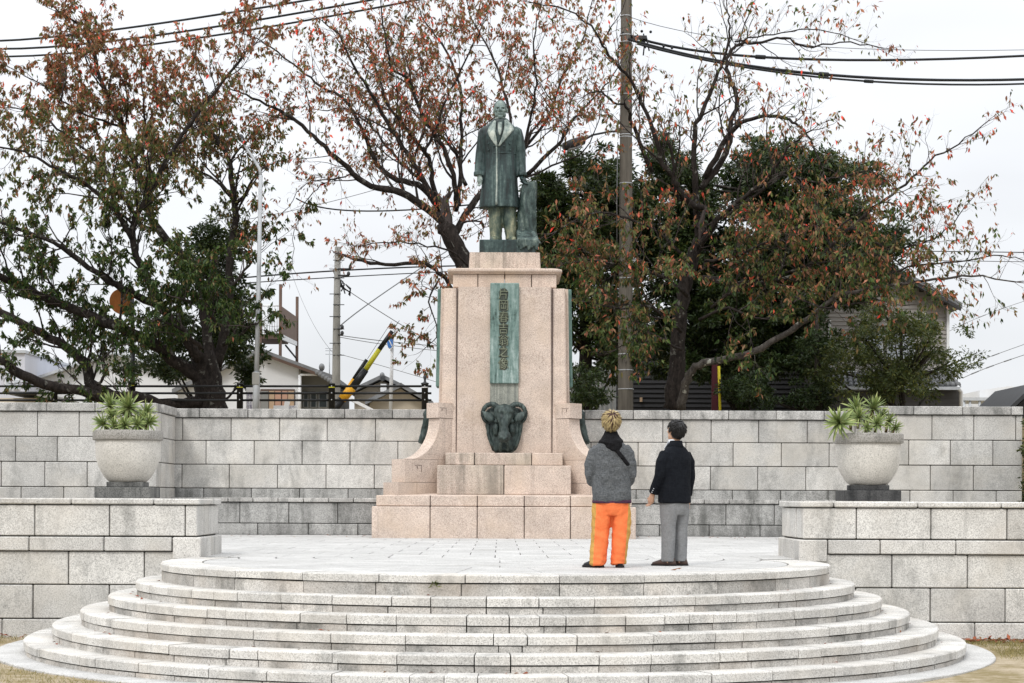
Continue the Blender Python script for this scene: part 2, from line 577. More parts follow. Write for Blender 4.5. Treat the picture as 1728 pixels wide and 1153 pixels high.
def plain(name, col, rough=0.7, var=0.12, scale=3.0, spec=0.3, metal=0.0, streak=(1, 1, 0.4)):
    m, nt, b = newmat(name, col, rough, spec, metal)
    g = G(nt)
    n = g.noise(g.pos(streak), scale, 5, 0.65)
    c = g.mix(1.0, col, g.mr(n, 0.25, 0.75, 1 - var, 1 + var), 'MULTIPLY')
    g.l(c, b.inputs['Base Color'])
    return m


M['black_paint'] = plain('black_paint', (0.012, 0.013, 0.014), 0.4, 0.2)
M['dark_metal'] = plain('dark_metal', (0.035, 0.037, 0.04), 0.5, 0.2)
M['galv'] = plain('galvanised_steel', (0.42, 0.44, 0.46), 0.5, 0.2, 6)
M['white_paint'] = plain('white_paint', (0.72, 0.73, 0.74), 0.6, 0.08)
M['concrete'] = plain('pole_concrete', (0.13, 0.118, 0.10), 0.9, 0.35, 4, 0.15, streak=(3, 3, 0.3))
M['concrete_pale'] = plain('pale_pole_concrete', (0.25, 0.245, 0.225), 0.9, 0.25, 4, 0.15)
M['yellow'] = plain('yellow_paint', (0.60, 0.50, 0.02), 0.5, 0.1)
M['orange_paint'] = plain('orange_yellow_paint', (0.72, 0.36, 0.02), 0.5, 0.1)
M['yellow_green'] = plain('dull_yellow_paint', (0.47, 0.45, 0.03), 0.5, 0.1)
M['maroon'] = plain('maroon_paint', (0.07, 0.012, 0.018), 0.6, 0.2)
M['blue'] = plain('sign_blue', (0.02, 0.16, 0.52), 0.5, 0.05)
M['sign_white'] = plain('sign_white', (0.78, 0.78, 0.78), 0.5, 0.04)
M['orange_sign'] = plain('rusty_orange_sign', (0.26, 0.09, 0.02), 0.6, 0.35, 9)
M['cable'] = plain('cable_black', (0.012, 0.014, 0.016), 0.6, 0.1)
M['cable_grey'] = plain('cable_grey', (0.16, 0.165, 0.17), 0.6, 0.1)
M['wall_white'] = plain('white_house_wall', (0.66, 0.67, 0.68), 0.8, 0.07, 1.0)
M['wall_lav'] = plain('lavender_grey_wall', (0.50, 0.51, 0.56), 0.8, 0.08, 1.0)
M['wall_cream'] = plain('cream_house_wall', (0.52, 0.46, 0.37), 0.85, 0.1, 1.0)
M['wall_grey'] = plain('grey_house_wall', (0.20, 0.20, 0.19), 0.85, 0.15, 1.0)  # even dark grey for the workshop side wall and one shutter
M['siding'] = plain('grey_siding', (0.34, 0.32, 0.30), 0.8, 0.22, 2.5, streak=(0.4, 0.4, 6))
M['siding_dark'] = plain('dark_siding', (0.085, 0.082, 0.08), 0.8, 0.2, 2.5, streak=(0.4, 0.4, 6))
M['siding_black'] = plain('black_siding', (0.032, 0.032, 0.034), 0.8, 0.2, 2.5, streak=(0.4, 0.4, 6))
M['roof_tile'] = plain('grey_roof_tile', (0.17, 0.175, 0.18), 0.55, 0.3, 5, 0.4)
M['brown_panel'] = plain('brown_panel', (0.16, 0.115, 0.095), 0.7, 0.12, 3)
M['brown_wood'] = plain('brown_wood', (0.10, 0.065, 0.05), 0.8, 0.2)
M['window'] = newmat('window_glass', (0.05, 0.06, 0.065), 0.12, 0.6)[0]
M['window_pale'] = newmat('pale_window_glass', (0.45, 0.48, 0.52), 0.15, 0.5)[0]
M['shutter_tan'] = plain('tan_shutter', (0.42, 0.30, 0.20), 0.7, 0.15)
M['shutter_red'] = plain('salmon_shutter', (0.42, 0.25, 0.18), 0.7, 0.15)
M['purple_ink'] = newmat('purple_ink', (0.14, 0.10, 0.25), 0.7, 0.2)[0]
M['olive_ink'] = newmat('olive_ink', (0.16, 0.15, 0.04), 0.7, 0.2)[0]
M['skin'] = newmat('skin', (0.50, 0.30, 0.20), 0.55, 0.35)[0]


def cloth(name, col, alt, scale=90, amt=0.8, bump=0.25):
    m, nt, b = newmat(name, col, 0.9, 0.1)
    g = G(nt)
    a = g.noise(g.pos((1, 1, 0.22), True), scale, 2, 0.7)
    d = g.noise(g.pos((0.2, 0.2, 1), True), scale, 2, 0.7)
    v = g.math('MULTIPLY', g.math('ADD', a, d), 0.5)
    big = g.noise(g.pos(obj=True), 7, 4, 0.6)
    v = g.math('ADD', g.math('MULTIPLY', v, 0.8), g.math('MULTIPLY', big, 0.2))
    g.l(g.mix(g.mr(v, 0.40, 0.60, 0, amt), col, alt), b.inputs['Base Color'])
    g.bump(g.math('ADD', v, g.math('MULTIPLY', big, 3.0)), min(1.0, bump * 2.2), 0.02, b)
    return m


M['tweed'] = cloth('grey_woven_cloth', (0.06, 0.065, 0.07), (0.155, 0.163, 0.17), 150, 1.0, 0.35)
M['navy'] = cloth('navy_wool', (0.006, 0.007, 0.010), (0.012, 0.014, 0.018), 80, 1.0, 0.15)
M['orange'] = cloth('orange_cloth', (0.80, 0.185, 0.062), (0.83, 0.215, 0.075), 120, 1.0, 0.1)
M['mustard'] = cloth('mustard_cloth', (0.48, 0.28, 0.075), (0.52, 0.31, 0.09), 120, 1.0, 0.15)
M['grey_wool'] = cloth('grey_wool', (0.18, 0.183, 0.185), (0.25, 0.255, 0.26), 150, 1.0, 0.15)
M['black_cloth'] = cloth('black_cloth', (0.008, 0.008, 0.009), (0.016, 0.016, 0.018), 60, 1.0, 0.3)
M['purple_hem'] = cloth('purple_ribbing', (0.06, 0.025, 0.05), (0.10, 0.05, 0.08), 60)
M['white_cloth'] = newmat('white_shirt', (0.72, 0.75, 0.80), 0.85, 0.1)[0]
M['black_shoe'] = newmat('black_shoe', (0.014, 0.014, 0.017), 0.5, 0.4)[0]
M['brown_shoe'] = newmat('brown_leather', (0.055, 0.032, 0.024), 0.45, 0.4)[0]
M['sole'] = newmat('shoe_sole', (0.02, 0.018, 0.018), 0.8, 0.2)[0]
M['hair_dark'] = newmat('black_hair', (0.010, 0.009, 0.009), 0.45, 0.45)[0]
M['hair_blond'] = newmat('blond_hair', (0.43, 0.335, 0.165), 0.5, 0.4)[0]
M['hair_root'] = newmat('brown_hair', (0.07, 0.03, 0.025), 0.5, 0.4)[0]
#@@STRUCTURE
# ------------------------------------------------------------------ ground
TZ = 0.98                      # terrace level
UG = 3.40                      # ground behind the retaining wall
SC = Vector((-0.05, 21.17))    # centre of the round steps
WF = 22.30                     # front of the low side walls

mb = MB()
n = 60
for i in range(n):
    for j in range(n):
        pass
gx = np.concatenate([np.linspace(-900, -14, 8), np.linspace(-12, 12, 61), np.linspace(14, 900, 8)])
gy = np.concatenate([np.linspace(-200, 9, 6), np.linspace(10, 24, 37), np.linspace(26, 1500, 10)])
gv = []
for y in gy:
    for x in gx:
        z = 0.0
        if abs(x) < 12.5 and 9.5 < y < 24.5:
            z = 0.018 * noise.noise(Vector((x * 0.9, y * 0.9, 0))) - 0.004
        gv.append((x, y, z))
gf = []
W_ = len(gx)
for j in range(len(gy) - 1):
    for i in range(W_ - 1):
        a = j * W_ + i
        gf.append((a, a + 1, a + W_ + 1, a + W_))
mb.add(gv, gf, 0, True)
ground = tag(mb.build('ground', M['ground']), 'sandy ground with dry grass at the foot of the steps', kind='structure')
mb = MB()
mb.box(-60, 60, 37.35, 240, 0.2, UG)
tag(mb.build('upper_ground', M['ground']), 'raised ground behind the retaining wall', kind='structure')


# ------------------------------------------------------------------ round steps
def arc_stone(c, r0, r1, z0, z1, a0, a1, ch=0.012, jz=0.0):
    """A stone of a ring; a = 0 points to the camera (-Y)."""
    mb = MB()
    nseg = max(2, int(abs(a1 - a0) * r1 / 0.14) + 1)
    prof = [(r0, z0), (r1, z0), (r1, z1 - ch), (r1 - ch, z1), (r0, z1)]
    k = len(prof)
    vs, fs = [], []
    for i in range(nseg + 1):
        a = a0 + (a1 - a0) * i / nseg
        for r, z in prof:
            vs.append((c[0] + r * math.sin(a), c[1] - r * math.cos(a), z + jz))
    for i in range(nseg):
        for q in range(k):
            b = i * k
            fs.append((b + q, b + (q + 1) % k, b + k + (q + 1) % k, b + k + q))
    fs.append(tuple(range(k))[::-1]); fs.append(tuple(range(nseg * k, nseg * k + k)))
    return mb.add(vs, fs)


steps = empty('round_steps', (SC[0], SC[1], 0), 'flight of six half round granite steps leading up to the paved terrace', None, None, 'structure')
RAD = [3.817, 4.088, 4.386, 4.685, 4.99, 5.289]
TOP = [0.98, 0.78, 0.625, 0.47, 0.315, 0.16]
LEN = [0.86, 0.50, 0.52, 0.62, 0.64, 0.60]
rs = random.Random(5)
for k in range(6):
    R, zt = RAD[k], TOP[k]
    zb = TOP[k + 1] if k < 5 else 0.0
    amax = PI / 2 + math.asin((WF - 0.012 - SC[1]) / R)
    mb = MB()
    # solid core behind the stones
    core = arc_stone(SC, 0.2, R - 0.075, 0.0, zt - 0.012, -amax, amax, 0.002)
    st = core.build('step', M['mortar'], steps, label=None)
    capd = 0.46 if k == 0 else 0.40
    capt = 0.075 if k == 0 else 0.085
    a = -amax
    ro = 0.0
    while a < amax - 0.02:
        ln = LEN[k] * (rs.uniform(0.94, 1.06) if k == 0 else rs.choice([0.5, 0.75, 1.0, 1.1, 1.25]) * rs.uniform(0.93, 1.07))
        b = a + ln / R
        if amax - b < 0.18 / R * 1.6: b = amax
        g_ = rs.choice([0.0035, 0.004, 0.005, 0.008]) / R
        tilt = rs.uniform(-0.0025, 0.0025)
        dr = rs.uniform(-0.004, 0.004)
        arc_stone(SC, R - capd, R + dr, zt - capt, zt, a + g_, b - g_, rs.uniform(0.008, 0.014), tilt).build('cap_stone', M['granite_clean'], st)
        rn_ = rs.choice([0, 0, 0, 0, 0.010, -0.010]) if b < amax else 0.0
        dr2 = rs.uniform(-0.004, 0.004)
        arc_stone(SC, R - 0.20, R - 0.016 + dr2, zb - 0.01, zt - capt - rs.uniform(0.008, 0.013), a + g_ + ro, b - g_ + rn_, 0.004).build('riser_stone', M['riser'], st)
        a = b
        ro = rn_
# apron ring at ground level
apron = empty('stone_apron', (SC[0], SC[1], 0), 'pale flat stone ring round the foot of the steps', None, None, 'structure')
amax = PI / 2 + math.asin((WF - 0.02 - SC[1]) / 5.6)
aa = np.linspace(-amax, amax, 17)
for i in range(16):
    arc_stone(SC, 5.15, 5.60 + rs.uniform(-0.01, 0.01), -0.05, 0.022, aa[i] + 0.0006, aa[i + 1] - 0.0006, 0.008).build('paving_stone', M['tread'], apron)

# ------------------------------------------------------------------ terrace paving
terrace = empty('terrace', (0, 28, 0), 'pale paved terrace in front of the monument', None, None, 'structure')
mb = MB()
mb.box(-12, 12, WF + 0.06, 37.3, 0.0, TZ - 0.022)
mb.build('bedding', M['mortar'], terrace)
C2 = Vector((0.0, 22.60))
RI = RAD[0] - 0.46 - 0.008


def slab(poly, mat='tread', z=TZ, th=0.05, ch=0.004):
    mb = MB()
    c = sum((Vector(p) for p in poly), Vector((0, 0))) / len(poly)
    dz = rs.uniform(-0.0015, 0.0015)
    lo = [(p[0], p[1], z - th) for p in poly]
    mid = [(p[0], p[1], z - ch + dz) for p in poly]
    hi = []
    for p in poly:
        d = (c - Vector(p)).normalized() * ch * 1.4
        hi.append((p[0] + d[0], p[1] + d[1], z + dz))
    n = len(poly)
    fs = [tuple(range(2 * n, 3 * n))]
    for k in range(n):
        q = (k + 1) % n
        fs += [(k, q, n + q, n + k), (n + k, n + q, 2 * n + q, 2 * n + k)]
    mb.add(lo + mid + hi, fs)
    return mb.build('paving_slab', M[mat], terrace)


def edge_r(th):
    """distance from C2 to the inner edge of the cap ring, direction th (0 = towards the camera)"""
    d = Vector((math.sin(th), -math.cos(th)))
    o = C2 - SC
    b = o.dot(d); c = o.dot(o) - RI * RI
    return -b + math.sqrt(max(0, b * b - c))


def ring_slab(r0f, r1f, a0, a1, n=6):
    g = 0.011
    pts = []
    for i in range(n + 1):
        a = a0 + (a1 - a0) * i / n
        r = r1f(a) - g
        pts.append((C2[0] + r * math.sin(a), C2[1] - r * math.cos(a)))
    for i in range(n, -1, -1):
        a = a0 + (a1 - a0) * i / n
        r = r0f(a) + g
        pts.append((C2[0] + r * math.sin(a), C2[1] - r * math.cos(a)))
    slab(pts)


radii = [0.45, 0.91, 1.37, 1.83, 2.29, 2.75, 3.2]
for i, r1 in enumerate(radii):
    r0 = radii[i - 1] if i else 0.02
    cnt = max(2, int(PI * r1 / 0.95))
    off = 0
    for j in range(cnt):
        a0 = -PI / 2 + PI * j / cnt; a1 = -PI / 2 + PI * (j + 1) / cnt
        ga = 0.005 / r1
        ring_slab(lambda a, r=r0: r, lambda a, r=r1: r, a0 + ga, a1 - ga)
cnt = 17
for j in range(cnt):
    a0 = -1.54 + 3.08 * j / cnt; a1 = -1.54 + 3.08 * (j + 1) / cnt
    ga = 0.005 / 3.5
    nq = 2 if edge_r(0.5 * (a0 + a1)) > 3.9 else 1
    for q in range(nq):
        f0 = lambda a, q=q: 3.2 + max(0.012, edge_r(a) - 3.2) * q / nq
        f1 = lambda a, q=q: 3.2 + max(0.012, edge_r(a) - 3.2) * (q + 1) / nq
        if f1(0.5 * (a0 + a1)) - f0(0.5 * (a0 + a1)) > 0.03:
            ring_slab(f0, f1, a0 + ga, a1 - ga, 4)
rowy = [22.62]
while rowy[-1] < 36.2: rowy.append(rowy[-1] + 1.15)
for i in range(len(rowy) - 1):
    y0, y1 = rowy[i], min(rowy[i + 1], 36.35)
    xm = 3.66 if y1 < 24.3 else 5.7
    x = -6.0 + (0.33 if i % 2 else 0.0)
    while x < xm:
        x1 = x + 0.66
        xa, xb = max(x, -xm), min(x1, xm)
        if xb - xa > 0.1 and not (y0 > 33.9 and xa > -2.2 and xb < 2.3):
            slab([(xa + 0.006, y0 + 0.008), (xb - 0.006, y0 + 0.008), (xb - 0.006, y1 - 0.008), (xa + 0.006, y1 - 0.008)])
        x = x1


# ------------------------------------------------------------------ walls of granite blocks
def course(root, mat, name, x0, x1, z0, z1, yf, depth, width, off, gap=0.013, ch=0.010, jy=0.006, axis='x', r=rs, inward=1):
    """A row of blocks; axis x: along X with its face at y = yf (towards the camera);
    axis y: along Y with its face at x = yf, its body on the side `inward`."""
    x = x0 - off * width
    while x < x1 - 0.02:
        w = width * r.uniform(0.985, 1.015)
        a, b = max(x, x0), min(x + w, x1)
        if x1 - b < 0.12: b = x1
        if b - a > 0.05:
            mb = MB()
            j = r.uniform(-jy, jy)
            if axis == 'x':
                mb.box(a + gap / 2, b - gap / 2, yf + j, yf + depth, z0 + gap / 2, z1 - gap / 2, ch)
            else:
                mb.box(yf + j, yf + inward * depth, a + gap / 2, b - gap / 2, z0 + gap / 2, z1 - gap / 2, ch)
            mb.build(name, M[mat], root)
        x = x + w if b < x1 else x1


# main wall behind the monument
MW = 36.95
mw = empty('retaining_wall', (0, MW, TZ), 'long granite block wall behind the monument with a cap and a low stepped plinth', 'wall')
mb = MB(); mb.box(-6.70, 7.30, MW + 0.03, MW + 0.5, 0.3, 3.49); mb.box(-6.7, 7.3, 36.5, MW + 0.03, 0.3, 1.69)
mb.build('wall_core', M['mortar'], mw)
XA, XB = -6.72, 7.32
course(mw, 'cap', 'cap_stone', XA, XB, 3.325, 3.517, MW - 0.05, 0.56, 0.97, 0.35)
course(mw, 'granite', 'stone_block', XA, XB, 2.865, 3.325, MW, 0.3, 0.97, 0.7)
course(mw, 'granite', 'stone_block', XA, XB, 2.385, 2.865, MW, 0.3, 0.97, 0.2)
course(mw, 'granite', 'stone_block', XA, XB, 1.905, 2.385, MW, 0.3, 0.97, 0.7)
course(mw, 'plinth', 'stone_block', XA, XB, 1.70, 1.905, MW, 0.3, 0.97, 0.25)
course(mw, 'cap', 'plinth_cap', XA, XB, 1.625, 1.722, 36.42, 0.55, 0.5, 0.4)
course(mw, 'plinth', 'plinth_block', XA, XB, 1.205, 1.625, 36.46, 0.3, 0.97, 0.45)
course(mw, 'plinth', 'plinth_block', XA, XB, 0.97, 1.205, 36.42, 0.3, 1.0, 0.1)


def wing(x0, x1, edge, label, inward):
    W = 34.90
    r_ = empty('wing_wall', ((x0 + x1) / 2, W, 0), label, 'wall', 'wing walls beside the retaining wall')
    mb = MB(); mb.box(min(x0, x1) + 0.03, max(x0, x1) - 0.03, W + 0.03, 37.4, 0.0, 3.49)
    mb.build('wall_core', M['mortar'], r_)
    for mat, nm, z0, z1, o, wd in (('cap', 'cap_stone', 3.345, 3.517, 0.3, 0.93), ('granite_clean', 'stone_block', 2.865, 3.345, 0.75, 0.80),
                                   ('granite', 'stone_block', 2.385, 2.865, 0.3, 0.80), ('granite', 'stone_block', 1.905, 2.385, 0.8, 0.82),
                                   ('granite', 'stone_block', 1.60, 1.905, 0.3, 0.82), ('plinth', 'stone_block', 0.97, 1.60, 0.3, 0.9)):
        pr = 0.045 if nm == 'cap_stone' else 0.0
        course(r_, mat, nm, x0, x1, z0, z1, W - pr, 0.5, wd, o)
        course(r_, mat, nm, W + 0.51, 36.85, z0, z1, edge + inward * -1 * pr, 0.25, 0.8, 0.1, axis='y', inward=inward)
    return r_


wing(-13.0, -6.56, -6.56, 'nearer granite wall section behind the left planter, rising above the low wall', -1)
wing(7.24, 9.97, 7.24, 'nearer granite wall section behind the right planter ending at the hedge', 1)


def low_wall(side, label):
    """side -1 left, +1 right"""
    xi, xo = side * 3.69, side * 12.8
    a, b = min(xi, xo), max(xi, xo)
    r_ = empty('low_wall', (side * 6.6, WF, 0), label, 'wall', 'low walls flanking the steps')
    mb = MB(); mb.box(a + 0.03, b - 0.03, WF + 0.03, WF + 1.6, 0.0, 1.67)
    mb.build('wall_core', M['mortar'], r_)
    D = 1.64
    top = 1.70
    o = 0.42 if side < 0 else 0.0
    rows = [('granite_clean', 'cap_stone', 1.615, top, 0.035, 1.02, 0.6), ('granite_clean', 'stone_block', 1.232, 1.615, 0.0, 0.92, 0.28),
            ('granite_clean', 'base_stone', 1.048, 1.228, 0.045, 0.92, 0.3), ('granite', 'stone_block', 0.64, 1.048, 0.0, 0.92, 0.8),
            ('granite', 'stone_block', 0.222, 0.64, 0.0, 0.92, 0.3), ('granite', 'stone_block', -0.06, 0.222, 0.02, 0.92, 0.7)]
    for mat, nm, z0, z1, pr, wd, of in rows:
        x_in = xi - side * pr
        if z1 < 1.0: x_in = xi
        aa_, bb_ = min(x_in, xo), max(x_in, xo)
        dep = 0.5 if nm != 'cap_stone' else 0.9
        if nm == 'base_stone':
            # the corner stone reaches down to the terrace
            mb = MB(); cx = xi + side * 0.30
            mb.box(x_in, cx - side * 0.005, WF - pr, WF - pr + dep, 0.955, z1 - 0.005, 0.012)
            mb.build('corner_stone', M[mat], r_)
            aa_, bb_ = min(cx + side * 0.005, xo), max(cx + side * 0.005, xo)
        course(r_, mat, nm, aa_, bb_, z0, z1, WF - pr, dep, wd, of, ch=0.014 if nm == 'cap_stone' else 0.01)
        if z1 > 1.0:
            course(r_, mat, nm, WF - pr + dep + 0.01, WF + D, 0.955 if nm == 'base_stone' else z0, z1, x_in, 0.5 if nm != 'cap_stone' else 1.0, 0.42, 0.2, axis='y', inward=side)
            if nm == 'cap_stone':
                course(r_, mat, nm, WF - pr + dep + 0.01, WF + D, z0, z1, x_in + side * 1.01, 5.0, 2.0, 0.0, axis='y', inward=side)
    return r_


low_wall(-1, 'low granite block wall at the left end of the steps carrying a planter')
low_wall(1, 'low granite block wall at the right end of the steps carrying a planter')

# ------------------------------------------------------------------ monument
MX, MY = 0.07, 36.10
mon = empty('monument', (MX, MY, TZ), 'tall pinkish granite pedestal with scroll buttresses, green plaque and ram heads', 'monument')


def mblock(x0, x1, y0, y1, z0, z1, mat='pink', ch=0.012, name='stone_block'):
    mb = MB()
    mb.box(MX + x0, MX + x1, MY + y0, MY + y1, z0, z1, ch)
    return mb.build(name, M[mat], mon)


g2 = 0.007
core = MB()
core.box(MX - 2.33, MX + 2.33, MY - 2.33, MY + 2.33, TZ - 0.1, 1.76)
core.box(MX - 1.2, MX + 1.2, MY - 1.9, MY + 1.9, 1.7, 2.30)
core.box(MX - 1.9, MX + 1.9, MY - 1.2, MY + 1.2, 1.7, 2.30)
core.box(MX - 1.06, MX + 1.06, MY - 1.6, MY + 1.6, 2.3, 2.55)
core.box(MX - 1.6, MX + 1.6, MY - 1.06, MY + 1.06, 2.3, 2.55)
core.build('mortar_core', M['mortar_pink'], mon)


def px2x(px, Yd):
    return (px - 850.5) * Yd / F


def base_course(half, z0, z1, jx, mat='pink', wash=0.0):
    d = 0.7
    xs = [-half] + jx + [half]
    for i in range(len(xs) - 1):
        mblock(xs[i] + g2, xs[i + 1] - g2, -half, -half + d, z0, z1, mat)
    for s in (-1, 1):
        ys = [-half + d + 0.008, -0.6, 0.7, half]
        for i in range(3):
            mblock(s * (half - d), s * half, ys[i] + g2, ys[i + 1] - g2, z0, z1, mat)


Yb = 33.66
base_course(2.44, TZ - 0.02, 1.563, [px2x(p, Yb) for p in (726, 805.5, 885, 963)])
base_course(2.365, 1.572, 1.768, [px2x(p, Yb) for p in (726, 805.5, 885, 963)])
# sloping weathering on top of the base
mb = MB()
h0, h1 = 2.34, 1.30
mb.add([(MX + sx * h0, MY + sy * h0, 1.766) for sx, sy in ((-1, -1), (1, -1), (1, 1), (-1, 1))] +
       [(MX + sx * h1, MY + sy * h1, 1.832) for sx, sy in ((-1, -1), (1, -1), (1, 1), (-1, 1))],
       [(0, 1, 5, 4), (1, 2, 6, 5), (2, 3, 7, 6), (3, 0, 4, 7), (4, 5, 6, 7), (0, 3, 2, 1)])
mb.build('weathering', M['pink'], mon)
# tiers of the cross shaped plinth
mblock(-1.25, -g2, -2.0, -1.2, 1.79, 2.335, 'pink_stained')
mblock(g2, 1.25, -2.0, -1.2, 1.79, 2.335, 'pink')
for s in (-1, 1):
    mblock(s * 1.2, s * 2.0, -1.25, 1.25, 1.79, 2.335)
    mblock(s * 1.05, s * 1.70, -1.08, 1.08, 2.345, 2.575)
for x0, x1, mt in ((-1.11, -0.555, 'pink_stained'), (-0.555, 0.52, 'pink_stained'), (0.52, 1.11, 'pink')):
    mblock(x0 + g2, x1 - g2, -1.70, -1.05, 2.345, 2.575, mt)


def taper(h0, h1, z0, z1, ch, mat, name):
    mb = MB()
    vs = []
    for h, z in ((h0, z0), (h1, z1)):
        c = ch
        for (x, y) in ((-h + c, -h), (h - c, -h), (h, -h + c), (h, h - c), (h - c, h), (-h + c, h), (-h, h - c), (-h, -h + c)):
            vs.append((MX + x, MY + y, z))
    fs = [tuple(range(8))[::-1], tuple(range(8, 16))] + [(k, (k + 1) % 8, 8 + (k + 1) % 8, 8 + k) for k in range(8)]
    mb.add(vs, fs)
    return mb.build(name, M[mat], mon)


taper(1.21, 1.155, 2.57, 5.735, 0.025, 'pink', 'shaft')


def panel(rot, mat='pink'):
    """projecting panel on one face of the shaft"""
    mb = MB()
    w0, w1, d0, d1 = 0.905, 0.885, 1.275, 1.225
    z0, z1 = 2.585, 5.755
    c = 0.02
    vs = []
    for w, d, z in ((w0, d0, z0), (w1, d1, z1)):
        for x, y in ((-w, -1.0), (-w, -d + c), (-w + c, -d), (w - c, -d), (w, -d + c), (w, -1.0)):
            vs.append((x, y, z))
    fs = [tuple(range(6))[::-1], tuple(range(6, 12))] + [(k, (k + 1) % 6, 6 + (k + 1) % 6, 6 + k) for k in range(6)]
    R = Matrix.Translation((MX, MY, 0)) @ Matrix.Rotation(rot, 4, 'Z')
    mb.add([tuple(R @ Vector(p)) for p in vs], fs)
    return mb.build('panel', M[mat], mon)


for k in range(4): panel(k * PI / 2)
# thin dark reveals beside the panels
for s in (-1, 1):
    mb = MB()
    mb.box(MX + s * 0.905, MX + s * 0.922, MY - 1.214, MY - 1.10, 2.58, 5.735)
    mb.build('joint', M['mortar_pink'], mon)
# cap course, cornice and top block
for x0, x1 in ((-1.0, -0.515), (-0.515, 0.0), (0.0, 0.515), (0.515, 1.0)):
    mblock(x0 + g2, x1 - g2, -1.0, -0.3, 5.765, 6.02)
for s in (-1, 1): mblock(s * 0.3, s * 1.0, -0.29, 1.0, 5.765, 6.02)


def moulding(prof, joint=True):
    for s in (-1, 1):
        mb = MB()
        vs, k = [], len(prof)
        path = [(0.004 * s, -1), (0.86 * s, -1), (0.94 * s, -0.965), (1.0 * s, -0.86), (1.0 * s, 0.86), (0.9 * s, 1), (0.004 * s, 1)]
        for (px_, py_) in path:
            for h, z in prof:
                x = px_ * h if abs(px_) > 0.01 else px_
                vs.append((MX + x, MY + py_ * h, z))
        fs = []
        for i in range(len(path) - 1):
            for q in range(k - 1):
                b = i * k
                fs.append((b + q, b + q + 1, b + k + q + 1, b + k + q))
        fs.append(tuple(i * k + k - 1 for i in range(len(path))))
        fs.append(tuple(i * k for i in range(len(path)))[::-1])
        mb.add(vs, fs, 0, False)
        mb.build('cornice', M['pink'], mon)


moulding([(1.0, 6.024), (1.035, 6.03), (1.045, 6.045), (1.075, 6.058), (1.10, 6.072), (1.105, 6.10), (1.095, 6.124), (1.06, 6.132)])
taper(0.705, 0.70, 6.13, 6.17, 0.02, 'pink', 'top_block')
taper(0.695, 0.68, 6.17, 6.488, 0.02, 'pink_stained', 'top_block')

# diagonal scroll buttresses
for k, (sx, sy) in enumerate(((-1, -1), (1, -1), (1, 1), (-1, 1))):
    ang = math.atan2(sy, sx)
    R = Matrix.Translation((MX, MY, 0)) @ Matrix.Rotation(ang, 4, 'Z')
    w = 0.15

    def radial(poly, w, name, mat='pink', parent=mon):
        mb = MB()
        pts = [R @ Vector((r, 0, z)) for r, z in poly]
        d = (R.to_3x3() @ Vector((0, 1, 0)))
        mb.prism(pts, d * -w, d * w)
        return mb.build(name, M[mat], parent)
    ri = 1.35
    arc = []
    for i in range(13):
        t = i / 12
        a = t * PI / 2
        arc.append((1.88 + 0.78 * (1 - math.cos(a)), 3.235 - 0.79 * math.sin(a)))
    poly = [(ri, 2.45), (ri, 3.235)] + arc
    poly = [(ri, 2.45), (ri, 3.24)] + [(r, max(z, 2.452)) for r, z in arc]
    radial(poly, w, 'scroll_buttress')
    radial([(ri, 3.245), (ri, 3.53), (1.93, 3.53), (1.93, 3.245)], w + 0.012, 'scroll_head')
    radial([(ri, 2.015), (ri, 2.445), (2.79, 2.445), (2.79, 2.015)], w + 0.035, 'buttress_foot')
    radial([(ri, 1.80), (ri, 2.008), (2.50, 2.008), (2.50, 1.80)], w + 0.055, 'stone_block')
    radial([(2.508, 1.775), (2.508, 2.008), (2.98, 2.008), (2.98, 1.775)], w + 0.055, 'stone_block')
    for (r0, z0) in ((1.77, 3.43), (2.42, 2.33)):
        for s in (-1, 1):
            mb = MB()
            ww = (w + 0.012) if z0 > 3 else (w + 0.035)
            for (a, b, c_, d_) in ((r0 - 0.05, r0 + 0.12, z0, z0 + 0.007), (r0 - 0.05, r0 - 0.043, z0 - 0.13, z0), (r0 + 0.055, r0 + 0.07, z0 - 0.06, z0 - 0.012)):
                mb.box(a, b, s * ww - 0.002, s * ww + 0.003, c_, d_, 0, 0, R)
            mb.build('cut_seam', M['mortar_pink'], mon)


# plaques
def plaque(rot, front):
    mb = MB()
    mb.box(-0.275, 0.275, -1.325, -1.20, 3.905, 5.82, 0.012)
    R = Matrix.Translation((MX, MY, 0)) @ Matrix.Rotation(rot, 4, 'Z') @ Matrix.Translation((0, -1.24, 4.9)) @ Matrix.Rotation(-0.0155, 4, 'X') @ Matrix.Translation((0, 1.24, -4.9))
    mb.v = [tuple(R @ Vector(p)) for p in mb.v]
    p = mb.build('plaque', M['plaque' if front else 'plaque_side'], mon)
    chars = '片岡春吉翁之像'
    if front:
        for i, ch in enumerate(chars):
            me = text_mesh(ch, 0.225, 0.02)
            z = 5.60 - i * 0.222
            Mx = R @ Matrix.Translation((-0.02, -1.33, z)) @ Matrix.Rotation(PI / 2, 4, 'X') @ Matrix.Diagonal((0.94, 1.0, 1, 1))
            me.transform(Mx)
            link('character', me, M['letter_stroke'], p)
        # dark raised ground the characters stand on
        mb = MB()
        for i in range(7):
            z = 5.60 - i * 0.222
            w = 0.085 + 0.02 * noise.noise(Vector((i * 3.1, 0, 0)))
            pts = []
            for q in range(18):
                a = 2 * PI * q / 18
                jx = 1 + 0.16 * noise.noise(Vector((math.cos(a) * 2, math.sin(a) * 2, i * 7.7)))
                ca, sa = math.cos(a), math.sin(a)
                pts.append(R @ Vector((-0.02 + math.copysign(abs(ca) ** 0.6, ca) * w * jx, -1.326, z + math.copysign(abs(sa) ** 0.6, sa) * 0.112 * jx)))
            dd = R.to_3x3() @ Vector((0, -0.006 - 0.0006 * (i % 2), 0))
            mb.prism(pts, (0, 0, 0), dd)
        mb.build('weathered_patch', M['letter'], p)
    return p


